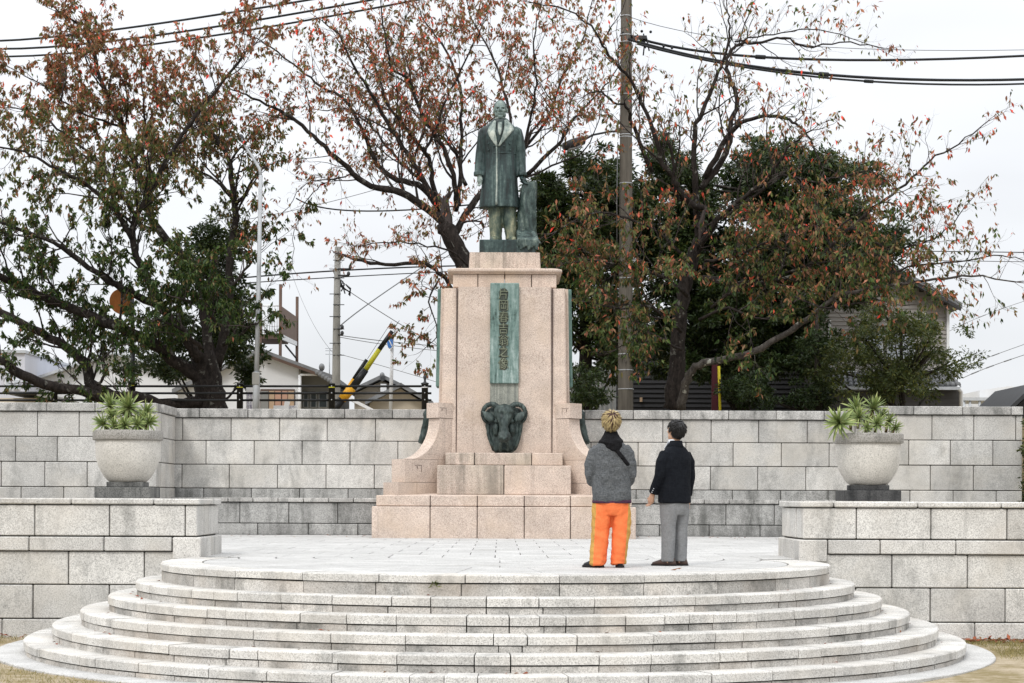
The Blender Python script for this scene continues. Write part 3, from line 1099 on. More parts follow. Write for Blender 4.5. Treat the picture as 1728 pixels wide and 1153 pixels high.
for k in range(4):
    if k != 2: plaque((0, PI / 2, PI, -PI / 2)[k], k == 0)


# ram heads
def ram_meshes():
    body = MB()
    S = 0.000976
    Zt = lambda zy: (1020 - zy) * S
    X_ = lambda zx: (zx - 570) * S
    rows = [(1020, 0.18, 0.10), (960, 0.235, 0.17), (880, 0.275, 0.20), (760, 0.315, 0.20), (640, 0.345, 0.19), (500, 0.365, 0.17), (380, 0.385, 0.14), (260, 0.385, 0.12), (170, 0.35, 0.10), (100, 0.22, 0.08)]
    body.loft([(0, 0.02, Zt(zy), rx, ry) for zy, rx, ry in rows], 24, e=2.2)
    # face: forehead, nose bridge, muzzle
    body.ball((0, -0.19, Zt(220)), (0.20, 0.17, 0.15))
    body.loft([(0, -0.35, Zt(815), 0.04, 0.04), (0, -0.36, Zt(790), 0.085, 0.07), (0, -0.36, Zt(740), 0.118, 0.088), (0, -0.35, Zt(680), 0.122, 0.09), (0, -0.32, Zt(600), 0.094, 0.10),
               (0, -0.28, Zt(500), 0.086, 0.12), (0, -0.235, Zt(400), 0.125, 0.14), (0, -0.20, Zt(310), 0.185, 0.155), (0, -0.18, Zt(220), 0.20, 0.15)], 20, e=2.0)
    for s in (-1, 1):
        body.ball((s * 0.15, -0.20, Zt(400)), (0.045, 0.05, 0.04))          # brow
        body.ball((s * 0.15, -0.15, Zt(560)), (0.07, 0.09, 0.13))           # cheek
        body.tube([(s * 0.30, -0.12, Zt(450)), (s * 0.31, -0.13, Zt(640)), (s * 0.24, -0.14, Zt(840)), (s * 0.15, -0.13, Zt(980))], [0.02, 0.028, 0.028, 0.02], 8)
        body.ball((s * 0.05, -0.435, Zt(725)), (0.022, 0.014, 0.018))
        body.tube([(s * 0.05, -0.30, Zt(800)), (s * 0.07, -0.22, Zt(890)), (s * 0.06, -0.17, Zt(980))], [0.03, 0.035, 0.03], 8)
    body.tube([(-0.075, -0.41, Zt(690)), (-0.03, -0.44, Zt(745)), (0, -0.442, Zt(758)), (0.03, -0.44, Zt(745)), (0.075, -0.41, Zt(690))], [0.012, 0.016, 0.016, 0.016, 0.012], 8)
    body.tube([(0, -0.445, Zt(760)), (0, -0.43, Zt(800))], [0.01, 0.01], 6)
    body.ball((0.02, -0.18, Zt(940)), (0.04, 0.04, 0.035))
    me = remesh(body, 0.013, 2, 0.5, 'ram_head')
    wrinkle(me, 0.013, 9, (1, 1, 0.6))
    wrinkle(me, 0.006, 22, (1, 1, 0.5), 4.0)
    horns, ears, eyes = [], [], []
    for s in (-1, 1):
        h = MB()
        pts, rad = [], []
        for i in range(19):
            t = i / 18
            a = math.radians(160 - 215 * t)
            R_ = 0.172 * (1 - 0.10 * t)
            x = 0.250 + math.cos(a) * R_
            z = Zt(265) + math.sin(a) * R_ * 1.15
            pts.append((s * x, -0.15 + 0.06 * t, z)); rad.append(0.056 * (1 - 0.45 * t))
        h.tube(pts, rad, 10)
        # growth rings
        for i in range(2, 17, 2):
            p0, p1 = Vector(pts[i]), Vector(pts[i + 1])
            dm = (p1 - p0) * 0.28
            h.tube([p0 - dm, p0 + dm], [rad[i] * 1.09] * 2, 10)
        horns.append(h.mesh('horn'))
        e = MB()
        e.loft([(0, 0, 0, 0.035, 0.03), (0, 0, 0.05, 0.075, 0.035), (0, 0.006, 0.12, 0.085, 0.03), (0, 0.01, 0.20, 0.055, 0.02), (0, 0.01, 0.28, 0.008, 0.006)], 12)
        Re = Matrix.Translation((s * 0.20, -0.20, Zt(390))) @ Matrix.Rotation(s * math.radians(50), 4, 'Y') @ Matrix.Rotation(s * math.radians(-15), 4, 'Z')
        e.v = [tuple(Re @ Vector(p)) for p in e.v]
        ears.append(e.mesh('ear'))
        b = MB(); b.ball((s * 0.145, -0.232, Zt(415)), (0.02, 0.018, 0.016))
        eyes.append(b.mesh('eye'))
    return me, horns, ears, eyes


rm, rh, re_, ry_ = ram_meshes()
for rot in (0, PI / 2, -PI / 2):
    R = Matrix.Translation((MX, MY, 0)) @ Matrix.Rotation(rot, 4, 'Z') @ Matrix.Translation((0, -1.24, 2.58))
    o = bpy.data.objects.new('ram_head', rm); COL.objects.link(o)
    if not rm.materials: rm.materials.append(M['bronze_ram'])
    o.parent = mon
    o.matrix_parent_inverse = Matrix.Translation(mon.location).inverted()
    o.matrix_basis = R
    for lst, nm in ((rh, 'horn'), (re_, 'ear'), (ry_, 'eye')):
        for me in lst:
            if not me.materials: me.materials.append(M['bronze_ram'])
            c = bpy.data.objects.new(nm, me); COL.objects.link(c); c.parent = o
# pale water stain slot between plaque and ram head
mb = MB()
Rp = Matrix.Translation((MX, MY, 0))
mb.box(-0.27, 0.27, -1.2775, -1.2, 3.50, 3.93, 0.002, 0, Rp)
mb.build('stained_strip', granite('stained_strip_stone', (0.42, 0.43, 0.37), (0.26, 0.26, 0.22), 0.85, lo=0.42, stain_col=(0.13, 0.14, 0.13), streak=(16, 16, 0.3)), mon)
#@@STATUE
# ------------------------------------------------------------------ statue
SZ0 = 6.488
ZS = 0.003044
statue = empty('statue', (MX - 0.10, MY, SZ0), 'green bronze statue of a man in a long frock coat standing on the pedestal', 'statue')
SX, SY = MX - 0.10, MY
BZ = 6.762


def sx_(zx): return (zx - 425) * ZS
def sz_(zy): return (1015 - zy) * ZS


SM = Matrix.Translation((SX, SY, BZ))


def sbuild(mb, name, mat, parent=statue, kind=None):
    mb.v = [tuple(SM @ Vector(p)) for p in mb.v]
    return mb.build(name, M[mat], parent, kind=kind)


def sremesh(mb, voxel, name, mat, wr=None, it=3, parent=statue):
    me = remesh(mb, voxel, it, 0.5, name)
    if wr: wrinkle(me, *wr)
    me.transform(SM)
    return link(name, me, M[mat], parent)


mb = MB()
mb.box(sx_(295), sx_(655), -0.50, 0.50, -0.274, 0.0, 0.015)
sbuild(mb, 'base', 'bronze')
coat = MB()
CR = [(-0.005, 0.685, 0.400, 0.275), (-0.005, 0.78, 0.395, 0.275), (0.0, 1.05, 0.372, 0.262), (0.0, 1.35, 0.345, 0.245), (0.005, 1.62, 0.322, 0.228), (0.005, 1.75, 0.316, 0.224),
      (0.005, 1.95, 0.338, 0.235), (0.005, 2.12, 0.360, 0.238), (0.005, 2.22, 0.355, 0.205), (0.005, 2.31, 0.275, 0.165), (0.005, 2.385, 0.19, 0.135), (0.005, 2.45, 0.145, 0.115)]
coat.loft([(x, 0.0 if z < 2.2 else 0.02, z, a, b) for x, z, a, b in CR], 28, e=2.35)
armL = [(-0.25, 0.01, 2.25), (-0.305, 0.02, 2.19), (-0.330, 0.03, 2.08), (-0.378, 0.05, 1.78), (-0.408, 0.01, 1.52), (-0.42, -0.05, 1.33)]
armR = [(0.26, 0.01, 2.25), (0.320, 0.02, 2.19), (0.352, 0.03, 2.08), (0.408, 0.06, 1.78), (0.428, 0.02, 1.52), (0.432, -0.04, 1.33)]
for arm in (armL, armR):
    coat.tube(arm, [0.085, 0.110, 0.115, 0.104, 0.094, 0.09], 14)
    coat.ball((arm[1][0] * 0.9, 0.015, 2.19), (0.125, 0.13, 0.11), None, 14)
    coat.tube([Vector(arm[-1]) + Vector((0, 0.0, 0.06)), Vector(arm[-1]) + Vector((0, -0.006, -0.02))], [0.104, 0.104], 14)
sremesh(coat, 0.016, 'coat', 'bronze', (0.016, 2.9, (1.8, 1.8, 0.40)), 2)


def coat_y(x, z):
    """front surface of the coat at (x, z)"""
    for i in range(len(CR) - 1):
        if CR[i][1] <= z <= CR[i + 1][1]:
            t = (z - CR[i][1]) / (CR[i + 1][1] - CR[i][1])
            a = CR[i][2] * (1 - t) + CR[i + 1][2] * t
            b = CR[i][3] * (1 - t) + CR[i + 1][3] * t
            u = min(0.97, abs(x - 0.005) / a)
            return -b * (1 - u ** 2.35) ** (1 / 2.35) + (0.02 if z > 2.2 else 0.0)
    return -0.2


def strip_on_coat(L, Rr, thick, name, mat, n=14, lift=0.006):
    """band between two zoom-pixel outlines lying on the coat"""
    def at(poly, t):
        k = t * (len(poly) - 1); i = min(int(k), len(poly) - 2); f = k - i
        return poly[i][0] * (1 - f) + poly[i + 1][0] * f, poly[i][1] * (1 - f) + poly[i + 1][1] * f
    mb = MB()
    m_ = 4
    fr, bk = [], []
    for i in range(n + 1):
        a, b = at(L, i / n), at(Rr, i / n)
        for j in range(m_ + 1):
            u = j / m_
            x, z = sx_(a[0] + (b[0] - a[0]) * u), sz_(a[1] + (b[1] - a[1]) * u)
            y = coat_y(x, z)
            fr.append((x, y - lift - thick, z)); bk.append((x, y + 0.02, z))
    N = len(fr)
    w = m_ + 1
    fs = []
    for i in range(n):
        for j in range(m_):
            q = i * w + j
            fs.append((q, q + 1, q + w + 1, q + w))
            fs.append((N + q, N + q + w, N + q + w + 1, N + q + 1))
        for q in (i * w, i * w + m_):
            fs.append((q, q + w, N + q + w, N + q))
    for q in range(m_):
        fs.append((q, q + 1, N + q + 1, N + q))
        e = n * w + q
        fs.append((e, e + 1, N + e + 1, N + e))
    mb.add(fr + bk, fs, 0, True)
    return sbuild(mb, name, mat)


strip_on_coat([(387, 226), (352, 270), (342, 305), (356, 340), (398, 402)], [(398, 232), (396, 270), (394, 310), (402, 350), (408, 402)], 0.022, 'lapel', 'bronze_pale')
strip_on_coat([(452, 226), (452, 260), (448, 300), (434, 350), (412, 402)], [(470, 218), (505, 262), (514, 290), (478, 335), (424, 400)], 0.022, 'lapel', 'bronze_pale')
strip_on_coat([(398, 232), (398, 270), (396, 310), (403, 345), (410, 385)], [(450, 232), (450, 265), (445, 305), (432, 345), (416, 385)], 0.004, 'waistcoat', 'bronze')
strip_on_coat([(414, 238), (412, 255), (410, 285), (418, 330)], [(436, 238), (436, 255), (436, 285), (428, 330)], 0.016, 'necktie', 'bronze_pale', 8)
strip_on_coat([(398, 400), (399, 500), (399, 640), (396, 780)], [(406, 400), (408, 500), (409, 640), (409, 780)], 0.010, 'coat_edge', 'bronze_pale', 16)
strip_on_coat([(335, 441), (338, 446)], [(535, 441), (535, 446)], 0.003, 'waist_seam', 'bronze', 2)
for zx, zy in ((350, 383), (352, 425), (486, 383), (492, 425), (386, 400), (450, 400)):
    x, z = sx_(zx), sz_(zy)
    mb = MB(); mb.ball((x, coat_y(x, z) - 0.012, z), (0.02, 0.016, 0.02), None, 8)
    sbuild(mb, 'coat_button', 'bronze')
# trousers
leg = MB()
leg.loft([(-0.075, -0.02, 0.05, 0.125, 0.15), (-0.075, -0.01, 0.12, 0.12, 0.14), (-0.08, 0.0, 0.40, 0.135, 0.145), (-0.09, 0.0, 0.72, 0.15, 0.16)], 16)
leg.loft([(0.235, -0.05, 0.05, 0.12, 0.15), (0.225, -0.04, 0.12, 0.115, 0.14), (0.195, -0.02, 0.40, 0.135, 0.145), (0.17, 0.0, 0.72, 0.15, 0.16)], 16)
sremesh(leg, 0.015, 'trousers', 'bronze_trouser', (0.012, 4.5, (1, 1, 0.7)), 2)
for x, dy, rz in ((-0.095, -0.13, -0.35), (0.25, -0.17, 0.18)):
    sh = MB()
    sh.loft([(0, 0, -0.003, 0.075, 0.21), (0, 0, 0.03, 0.08, 0.215), (0, 0.01, 0.07, 0.07, 0.19), (0, 0.06, 0.11, 0.05, 0.11)], 16)
    Mx = Matrix.Translation((x, dy, 0)) @ Matrix.Rotation(rz, 4, 'Z')
    sh.v = [tuple(Mx @ Vector(p)) for p in sh.v]
    sbuild(sh, 'shoe', 'bronze_trouser')


# head (also used for the visitors)
def head_mb(s=1.0, face=1, eyes=True):
    """Head and neck facing face * Y; origin at the base of the skull/neck joint."""
    mb = MB()
    def B(c, r): mb.ball((c[0] * s, face * c[1] * s, c[2] * s), (r[0] * s, r[1] * s, r[2] * s) if isinstance(r, tuple) else r * s, None, 14)
    B((0, -0.012, 0.142), (0.076, 0.096, 0.092))
    B((0, 0.030, 0.085), (0.058, 0.062, 0.078))
    B((0, 0.066, 0.030), (0.030, 0.026, 0.022))
    for q in (-1, 1):
        B((q * 0.045, 0.02, 0.06), (0.022, 0.045, 0.035))
        B((q * 0.040, 0.066, 0.100), (0.022, 0.020, 0.018))
        B((q * 0.030, 0.080, 0.139), (0.026, 0.013, 0.008))
        B((q * 0.078, -0.008, 0.108), (0.010, 0.020, 0.032))
        B((q * 0.014, 0.094, 0.092), (0.010, 0.012, 0.008))
        if eyes: B((q * 0.031, 0.074, 0.124), (0.014, 0.012, 0.008))
    mb.tube([(0, face * 0.078 * s, 0.135 * s), (0, face * 0.102 * s, 0.100 * s), (0, face * 0.098 * s, 0.090 * s)], [0.010 * s, 0.014 * s, 0.012 * s], 10)
    B((0, 0.086, 0.066), (0.026, 0.012, 0.006))
    B((0, 0.084, 0.055), (0.021, 0.011, 0.007))
    mb.tube([(0, face * -0.022 * s, -0.10 * s), (0, face * -0.015 * s, -0.02 * s), (0, face * -0.005 * s, 0.06 * s)], [0.066 * s, 0.054 * s, 0.054 * s], 14)
    return mb


hd = head_mb(1.70, -1, False)
hd.v = [(p[0] + sx_(426), p[1] + 0.03, p[2] + 2.43) for p in hd.v]
sremesh(hd, 0.0095, 'head', 'bronze_head', None, 1)
for q in (-1, 1):
    mb = MB(); mb.ball((sx_(426) + q * 0.031 * 1.7, 0.03 - 0.071 * 1.7, 2.43 + 0.122 * 1.7), (0.022, 0.012, 0.011), None, 10)
    sbuild(mb, 'eye', 'bronze')
# short hair cap
hr = MB()
hr.ball((sx_(426), 0.03 + 0.035, 2.43 + 0.258), (0.136, 0.165, 0.148))
me = remesh(hr, 0.02, 1, 0.5, 'hair')
for v in me.vertices:
    if v.co.y < -0.035: v.co.y = -0.035 + 0.3 * (v.co.y + 0.035)
wrinkle(me, 0.006, 14)
me.transform(SM)
link('hair', me, M['bronze_hair'], statue)
mb = MB()
mb.lathe([(0.118, 2.385), (0.122, 2.42), (0.115, 2.475), (0.107, 2.475), (0.10, 2.40)], sx_(426), 0.045, 20)
sbuild(mb, 'collar', 'bronze_pale')


# hands
def hand_mb(c, s, side, curl, down=(0, 0, -1), fwd=(0, -1, 0)):
    """Relaxed hand; c wrist, `down` the direction of the fingers, `fwd` the thumb side."""
    mb = MB()
    d, f = Vector(down).normalized(), Vector(fwd).normalized()
    n_ = d.cross(f).normalized() * side
    c = Vector(c)
    mb.tube([c - d * 0.03 * s, c + d * 0.03 * s, c + d * 0.085 * s], [0.027 * s, 0.036 * s, 0.036 * s], 10)
    mb.ball(tuple(c + d * 0.06 * s), (0.04 * s, 0.04 * s, 0.045 * s), None, 10)
    for i, L in enumerate((0.072, 0.080, 0.075, 0.058)):
        off = f * (0.028 - 0.019 * i) * s
        p0 = c + d * 0.075 * s + off
        p1 = p0 + (d * math.cos(0.25 * curl) + n_ * math.sin(0.25 * curl)) * L * 0.5 * s
        p2 = p1 + (d * math.cos(1.0 * curl) + n_ * math.sin(1.0 * curl)) * L * 0.32 * s
        p3 = p2 + (d * math.cos(1.7 * curl) + n_ * math.sin(1.7 * curl)) * L * 0.26 * s
        mb.tube([p0, p1, p2, p3], [0.0100 * s, 0.0095 * s, 0.0088 * s, 0.0065 * s], 8)
    t0 = c + d * 0.025 * s + f * 0.030 * s
    t1 = t0 + (d * 0.6 + f * 0.75 + n_ * 0.25).normalized() * 0.035 * s
    t2 = t1 + (d * 0.9 + f * 0.3 + n_ * 0.35).normalized() * 0.032 * s
    mb.tube([t0 - f * 0.012 * s, t0, t1, t2], [0.012 * s, 0.012 * s, 0.0105 * s, 0.008 * s], 8)
    return mb


h1 = hand_mb((-0.405, -0.065, 1.31), 1.55, 1, 0.9, (0.12, -0.08, -1), (0.6, -0.8, 0))
sremesh(h1, 0.011, 'hand', 'bronze_head', None, 1)
h2 = hand_mb((0.425, -0.05, 1.30), 1.55, -1, 0.5, (0.40, -0.35, -0.75), (-0.5, -0.85, 0))
sremesh(h2, 0.011, 'hand', 'bronze', None, 1)
# draped stone the left hand rests on
dr = MB()
rings = []
nn = 40
vs_, fs_ = [], []
lev = [(-0.0, 0.56, 0.24, 0.22), (0.08, 0.535, 0.21, 0.21), (0.2, 0.525, 0.17, 0.19), (0.45, 0.53, 0.165, 0.19), (0.75, 0.545, 0.17, 0.19), (1.0, 0.565, 0.165, 0.18), (1.14, 0.575, 0.155, 0.175), (1.185, 0.58, 0.15, 0.165)]
LV = []
for i in range(28):
    t = i / 27 * (len(lev) - 1); k = min(int(t), len(lev) - 2); f = t - k
    LV.append(tuple(lev[k][q] * (1 - f) + lev[k + 1][q] * f for q in range(4)))
for (z, cx, rx, ry) in LV:
    for k in range(nn):
        a = 2 * PI * k / nn
        fold = 1 + (0.13 * math.sin(5 * a + 6.5 * z) + 0.07 * math.sin(9 * a + 5.0 * z + 1)) * min(1, (1.2 - z) * 1.6)
        ca, sa = math.cos(a), math.sin(a)
        tilt = 0.03 * ca if z > 1.1 else 0
        vs_.append((cx + math.copysign(abs(ca) ** 0.8, ca) * rx * fold, 0.02 + math.copysign(abs(sa) ** 0.8, sa) * ry * fold, z + tilt))
for i in range(len(LV) - 1):
    for k in range(nn):
        a, b = i * nn + k, i * nn + (k + 1) % nn
        fs_.append((a, b, b + nn, a + nn))
fs_.append(tuple(range(nn))[::-1]); fs_.append(tuple(range((len(LV) - 1) * nn, len(LV) * nn)))
dr.add(vs_, fs_, 0, True)
sbuild(dr, 'draped_pillar', 'bronze_drape')
fold = MB()
for i in range(8):
    x = sx_(548 + i * 14)
    fold.tube([(x - 0.01, -0.16, 0.22 - 0.02 * (i % 3)), (x, -0.30, 0.09), (x + 0.004 * i, -0.42, 0.03), (x + 0.006 * i, -0.515, -0.02), (x - 0.01 + 0.008 * i, -0.52, -0.13 - 0.035 * ((i * 5) % 3))],
              [0.035, 0.05, 0.052, 0.045, 0.030], 8)
sremesh(fold, 0.014, 'drapery', 'bronze_drape', (0.012, 7), 4)
#@@PLANTERS
# ------------------------------------------------------------------ planters
def blade(L, w, bend, name):
    mb = MB()
    vs = []
    prof = [(0.0, 0.55), (0.18, 0.95), (0.45, 1.0), (0.75, 0.66), (1.0, 0.04)]
    for t, ww in prof:
        z = -bend * L * t * t
        vs += [(-w * ww / 2, t * L, z + 0.10 * w * ww), (0, t * L, z - 0.18 * w * ww), (w * ww / 2, t * L, z + 0.10 * w * ww)]
    fs = []
    for i in range(len(prof) - 1):
        for j in range(2):
            a = i * 3 + j
            fs.append((a, a + 1, a + 4, a + 3))
    mb.add(vs, fs, 0, True)
    return mb.mesh(name)


BLADES = [blade(0.24, 0.030, 0.02, 'leaf'), blade(0.22, 0.032, 0.15, 'leaf'), blade(0.25, 0.026, 0.28, 'leaf')]
for b_ in BLADES: b_.materials.append(M['spiky_leaf'])
DRYB = blade(0.18, 0.016, 0.7, 'leaf'); DRYB.materials.append(M['spiky_dry'])


def rosette(parent, c, size, face, n, r, dry=6):
    """A rosette of stiff pointed leaves facing the direction `face`."""
    f = Vector(face).normalized()
    q = f.to_track_quat('Z', 'Y').to_matrix().to_4x4()
    st = MB()
    st.tube([Vector(c) - f * 0.10 * size - Vector((0, 0, 0.10)), Vector(c) - f * 0.02], [0.018, 0.022], 6)
    s_ = st.build('rosette', M['spiky_dry'], parent)
    for i in range(n + dry):
        el = math.radians(88 - 108 * ((i + 0.5) / n) ** 0.8) if i < n else math.radians(r.uniform(-75, -30))
        az = i * 2.39996 + r.uniform(-0.2, 0.2)
        me = DRYB if i >= n else BLADES[min(2, int(3 * i / n + r.uniform(-0.4, 0.4)) if i else 0)]
        o = bpy.data.objects.new('leaf', me); COL.objects.link(o); o.parent = s_
        sc = size * r.uniform(0.85, 1.12)
        loc = Matrix.Translation(c) @ q @ Matrix.Rotation(az, 4, 'Z') @ Matrix.Rotation(el, 4, 'X') @ Matrix.Rotation(r.uniform(-0.4, 0.4), 4, 'Y') @ Matrix.Diagonal((sc * 1.05, sc, sc, 1))
        o.matrix_basis = loc
    return s_


def planter(cx_px, rim_y, y_off, label, plinth_mat, plabel, ros):
    Yp = 23.06
    s = F / Yp
    base = P(cx_px, 839.5 + y_off, Yp)
    x0 = base[0]
    zb = 1.70
    root = empty('planter', (x0, Yp, zb), label, 'planter', 'stone planters on the low walls')
    mb = MB()
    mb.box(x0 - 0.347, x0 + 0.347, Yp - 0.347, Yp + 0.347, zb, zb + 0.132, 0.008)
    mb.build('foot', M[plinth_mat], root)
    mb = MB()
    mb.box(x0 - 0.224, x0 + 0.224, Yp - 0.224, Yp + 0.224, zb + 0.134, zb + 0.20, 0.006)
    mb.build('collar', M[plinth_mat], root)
    mb = MB()
    prof = [(0.20, 0.20), (0.228, 0.201), (0.258, 0.226), (0.295, 0.268), (0.330, 0.325), (0.368, 0.40), (0.396, 0.50), (0.402, 0.60), (0.405, 0.71), (0.40, 0.722)]
    mb.lathe([(r_, zb + z) for r_, z in prof], x0, Yp, 56)
    mb.build('bowl', M['planter'], root)
    mb = MB()
    mb.lathe([(0.405, zb + 0.722), (0.432, zb + 0.726), (0.438, zb + 0.735), (0.438, zb + 0.835), (0.432, zb + 0.845), (0.37, zb + 0.846), (0.36, zb + 0.78), (0.36, zb + 0.76)], x0, Yp, 56)
    mb.build('rim', M['planter_rim'], root)
    pl = empty('spiky_plant', (x0, Yp, zb + 0.8), plabel, 'plant', 'spiky plants in the planters')
    mb = MB()
    mb.lathe([(0.01, zb + 0.83), (0.2, zb + 0.825), (0.355, zb + 0.80), (0.355, zb + 0.77)], x0, Yp, 24)
    mb.build('soil', M['soil'], pl, kind='stuff')
    r = random.Random(int(cx_px))
    for (px, py, sz, dy, fc) in ros:
        c = P(px, py, Yp + dy)
        rosette(pl, c, sz, fc, int(30 + 16 * sz), r, 8)


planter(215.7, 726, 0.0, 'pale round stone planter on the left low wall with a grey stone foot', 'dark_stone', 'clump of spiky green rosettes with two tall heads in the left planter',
        [(217, 688, 1.0, -0.10, (0.1, -0.75, 0.7)), (187, 686, 0.85, 0.03, (-0.2, -0.5, 0.9)), (176, 715, 0.75, -0.20, (-0.6, -0.6, 0.45)),
         (246, 697, 0.75, 0.02, (0.5, -0.4, 0.8)), (250, 713, 0.7, -0.15, (0.7, -0.6, 0.35)), (211, 718, 0.65, -0.28, (0, -0.9, 0.5)), (231, 717, 0.6, -0.26, (0.2, -0.9, 0.5)),
         (195, 719, 0.6, -0.26, (-0.2, -0.9, 0.5)), (214, 700, 0.7, 0.2, (0.1, 0.5, 0.9)), (190, 703, 0.6, -0.12, (-0.3, -0.8, 0.6)), (238, 708, 0.6, -0.12, (0.3, -0.8, 0.6))])
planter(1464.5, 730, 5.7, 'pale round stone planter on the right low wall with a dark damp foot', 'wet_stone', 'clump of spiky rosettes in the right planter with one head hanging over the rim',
        [(1416, 714, 1.0, -0.36, (-0.35, -0.9, 0.3)), (1444, 690, 0.85, 0.0, (-0.1, -0.5, 0.9)), (1473, 690, 0.85, 0.05, (0.3, -0.45, 0.9)), (1449, 704, 0.7, -0.2, (0, -0.85, 0.6)),
         (1479, 715, 0.65, -0.27, (0.1, -0.9, 0.5)), (1463, 722, 0.45, -0.31, (0, -0.95, 0.35)), (1510, 722, 0.55, -0.12, (0.6, -0.6, 0.5)), (1499, 711, 0.6, -0.05, (0.4, -0.6, 0.7)),
         (1488, 702, 0.6, 0.1, (0.4, -0.3, 0.9)), (1435, 708, 0.5, -0.1, (-0.2, -0.7, 0.7)), (1462, 712, 0.5, -0.1, (0, -0.7, 0.7))])


# ------------------------------------------------------------------ people
def ring_y(rings, z, x):
    for i in range(len(rings) - 1):
        lo, hi = rings[i], rings[i + 1]
        if lo[2] <= z <= hi[2]:
            t = (z - lo[2]) / (hi[2] - lo[2])
            a = lo[3] * (1 - t) + hi[3] * t; b = lo[4] * (1 - t) + hi[4] * t; cy = lo[1] * (1 - t) + hi[1] * t
            cx = lo[0] * (1 - t) + hi[0] * t
            u = min(0.97, abs(x - cx) / a)
            return cy - b * (1 - u ** 2.3) ** (1 / 2.3)
    return 0


def hair_strands(c, rad, n, whorl, seed, length, width, lift, keep, mats, split=0.0, tilt=0.0, jit=1.0):
    r = random.Random(seed)
    mb = MB()
    Rx = Matrix.Rotation(tilt, 3, 'X')
    c = Vector(c)
    w = Vector(whorl).normalized()
    cnt = 0
    while cnt < n:
        d = Vector((r.gauss(0, 1), r.gauss(0, 1), r.gauss(0, 1))).normalized()
        if not keep(d): continue
        cnt += 1
        # tangent pointing away from the whorl
        t = (-w + d * d.dot(w))
        if t.length < 1e-3: t = d.orthogonal()
        t.normalize()
        t = (t + Vector((r.uniform(-.45, .45), r.uniform(-.45, .45), r.uniform(-.35, .2))) * jit).normalized()
        S = Vector((d[0] * rad[0], d[1] * rad[1], d[2] * rad[2]))
        L = length * r.uniform(0.7, 1.25)
        li = lift * r.uniform(0.3, 1.3)
        pts = []
        for k in range(4):
            u = k / 3
            q = S + t * L * u + d * (0.004 + li * u * (1.4 - u))
            # stay outside the skull
            e = math.sqrt((q[0] / rad[0]) ** 2 + (q[1] / rad[1]) ** 2 + (q[2] / rad[2]) ** 2)
            if e < 1.01: q = q / e * 1.015
            pts.append(c + Rx @ q)
        near = (d.dot(w) > 0.965 and r.random() < 0.7) or r.random() < split
        mb.tube(pts, [width * 0.7, width, width * 0.75, width * 0.1], 4, 1 if near else 0, True, True)
    return mb


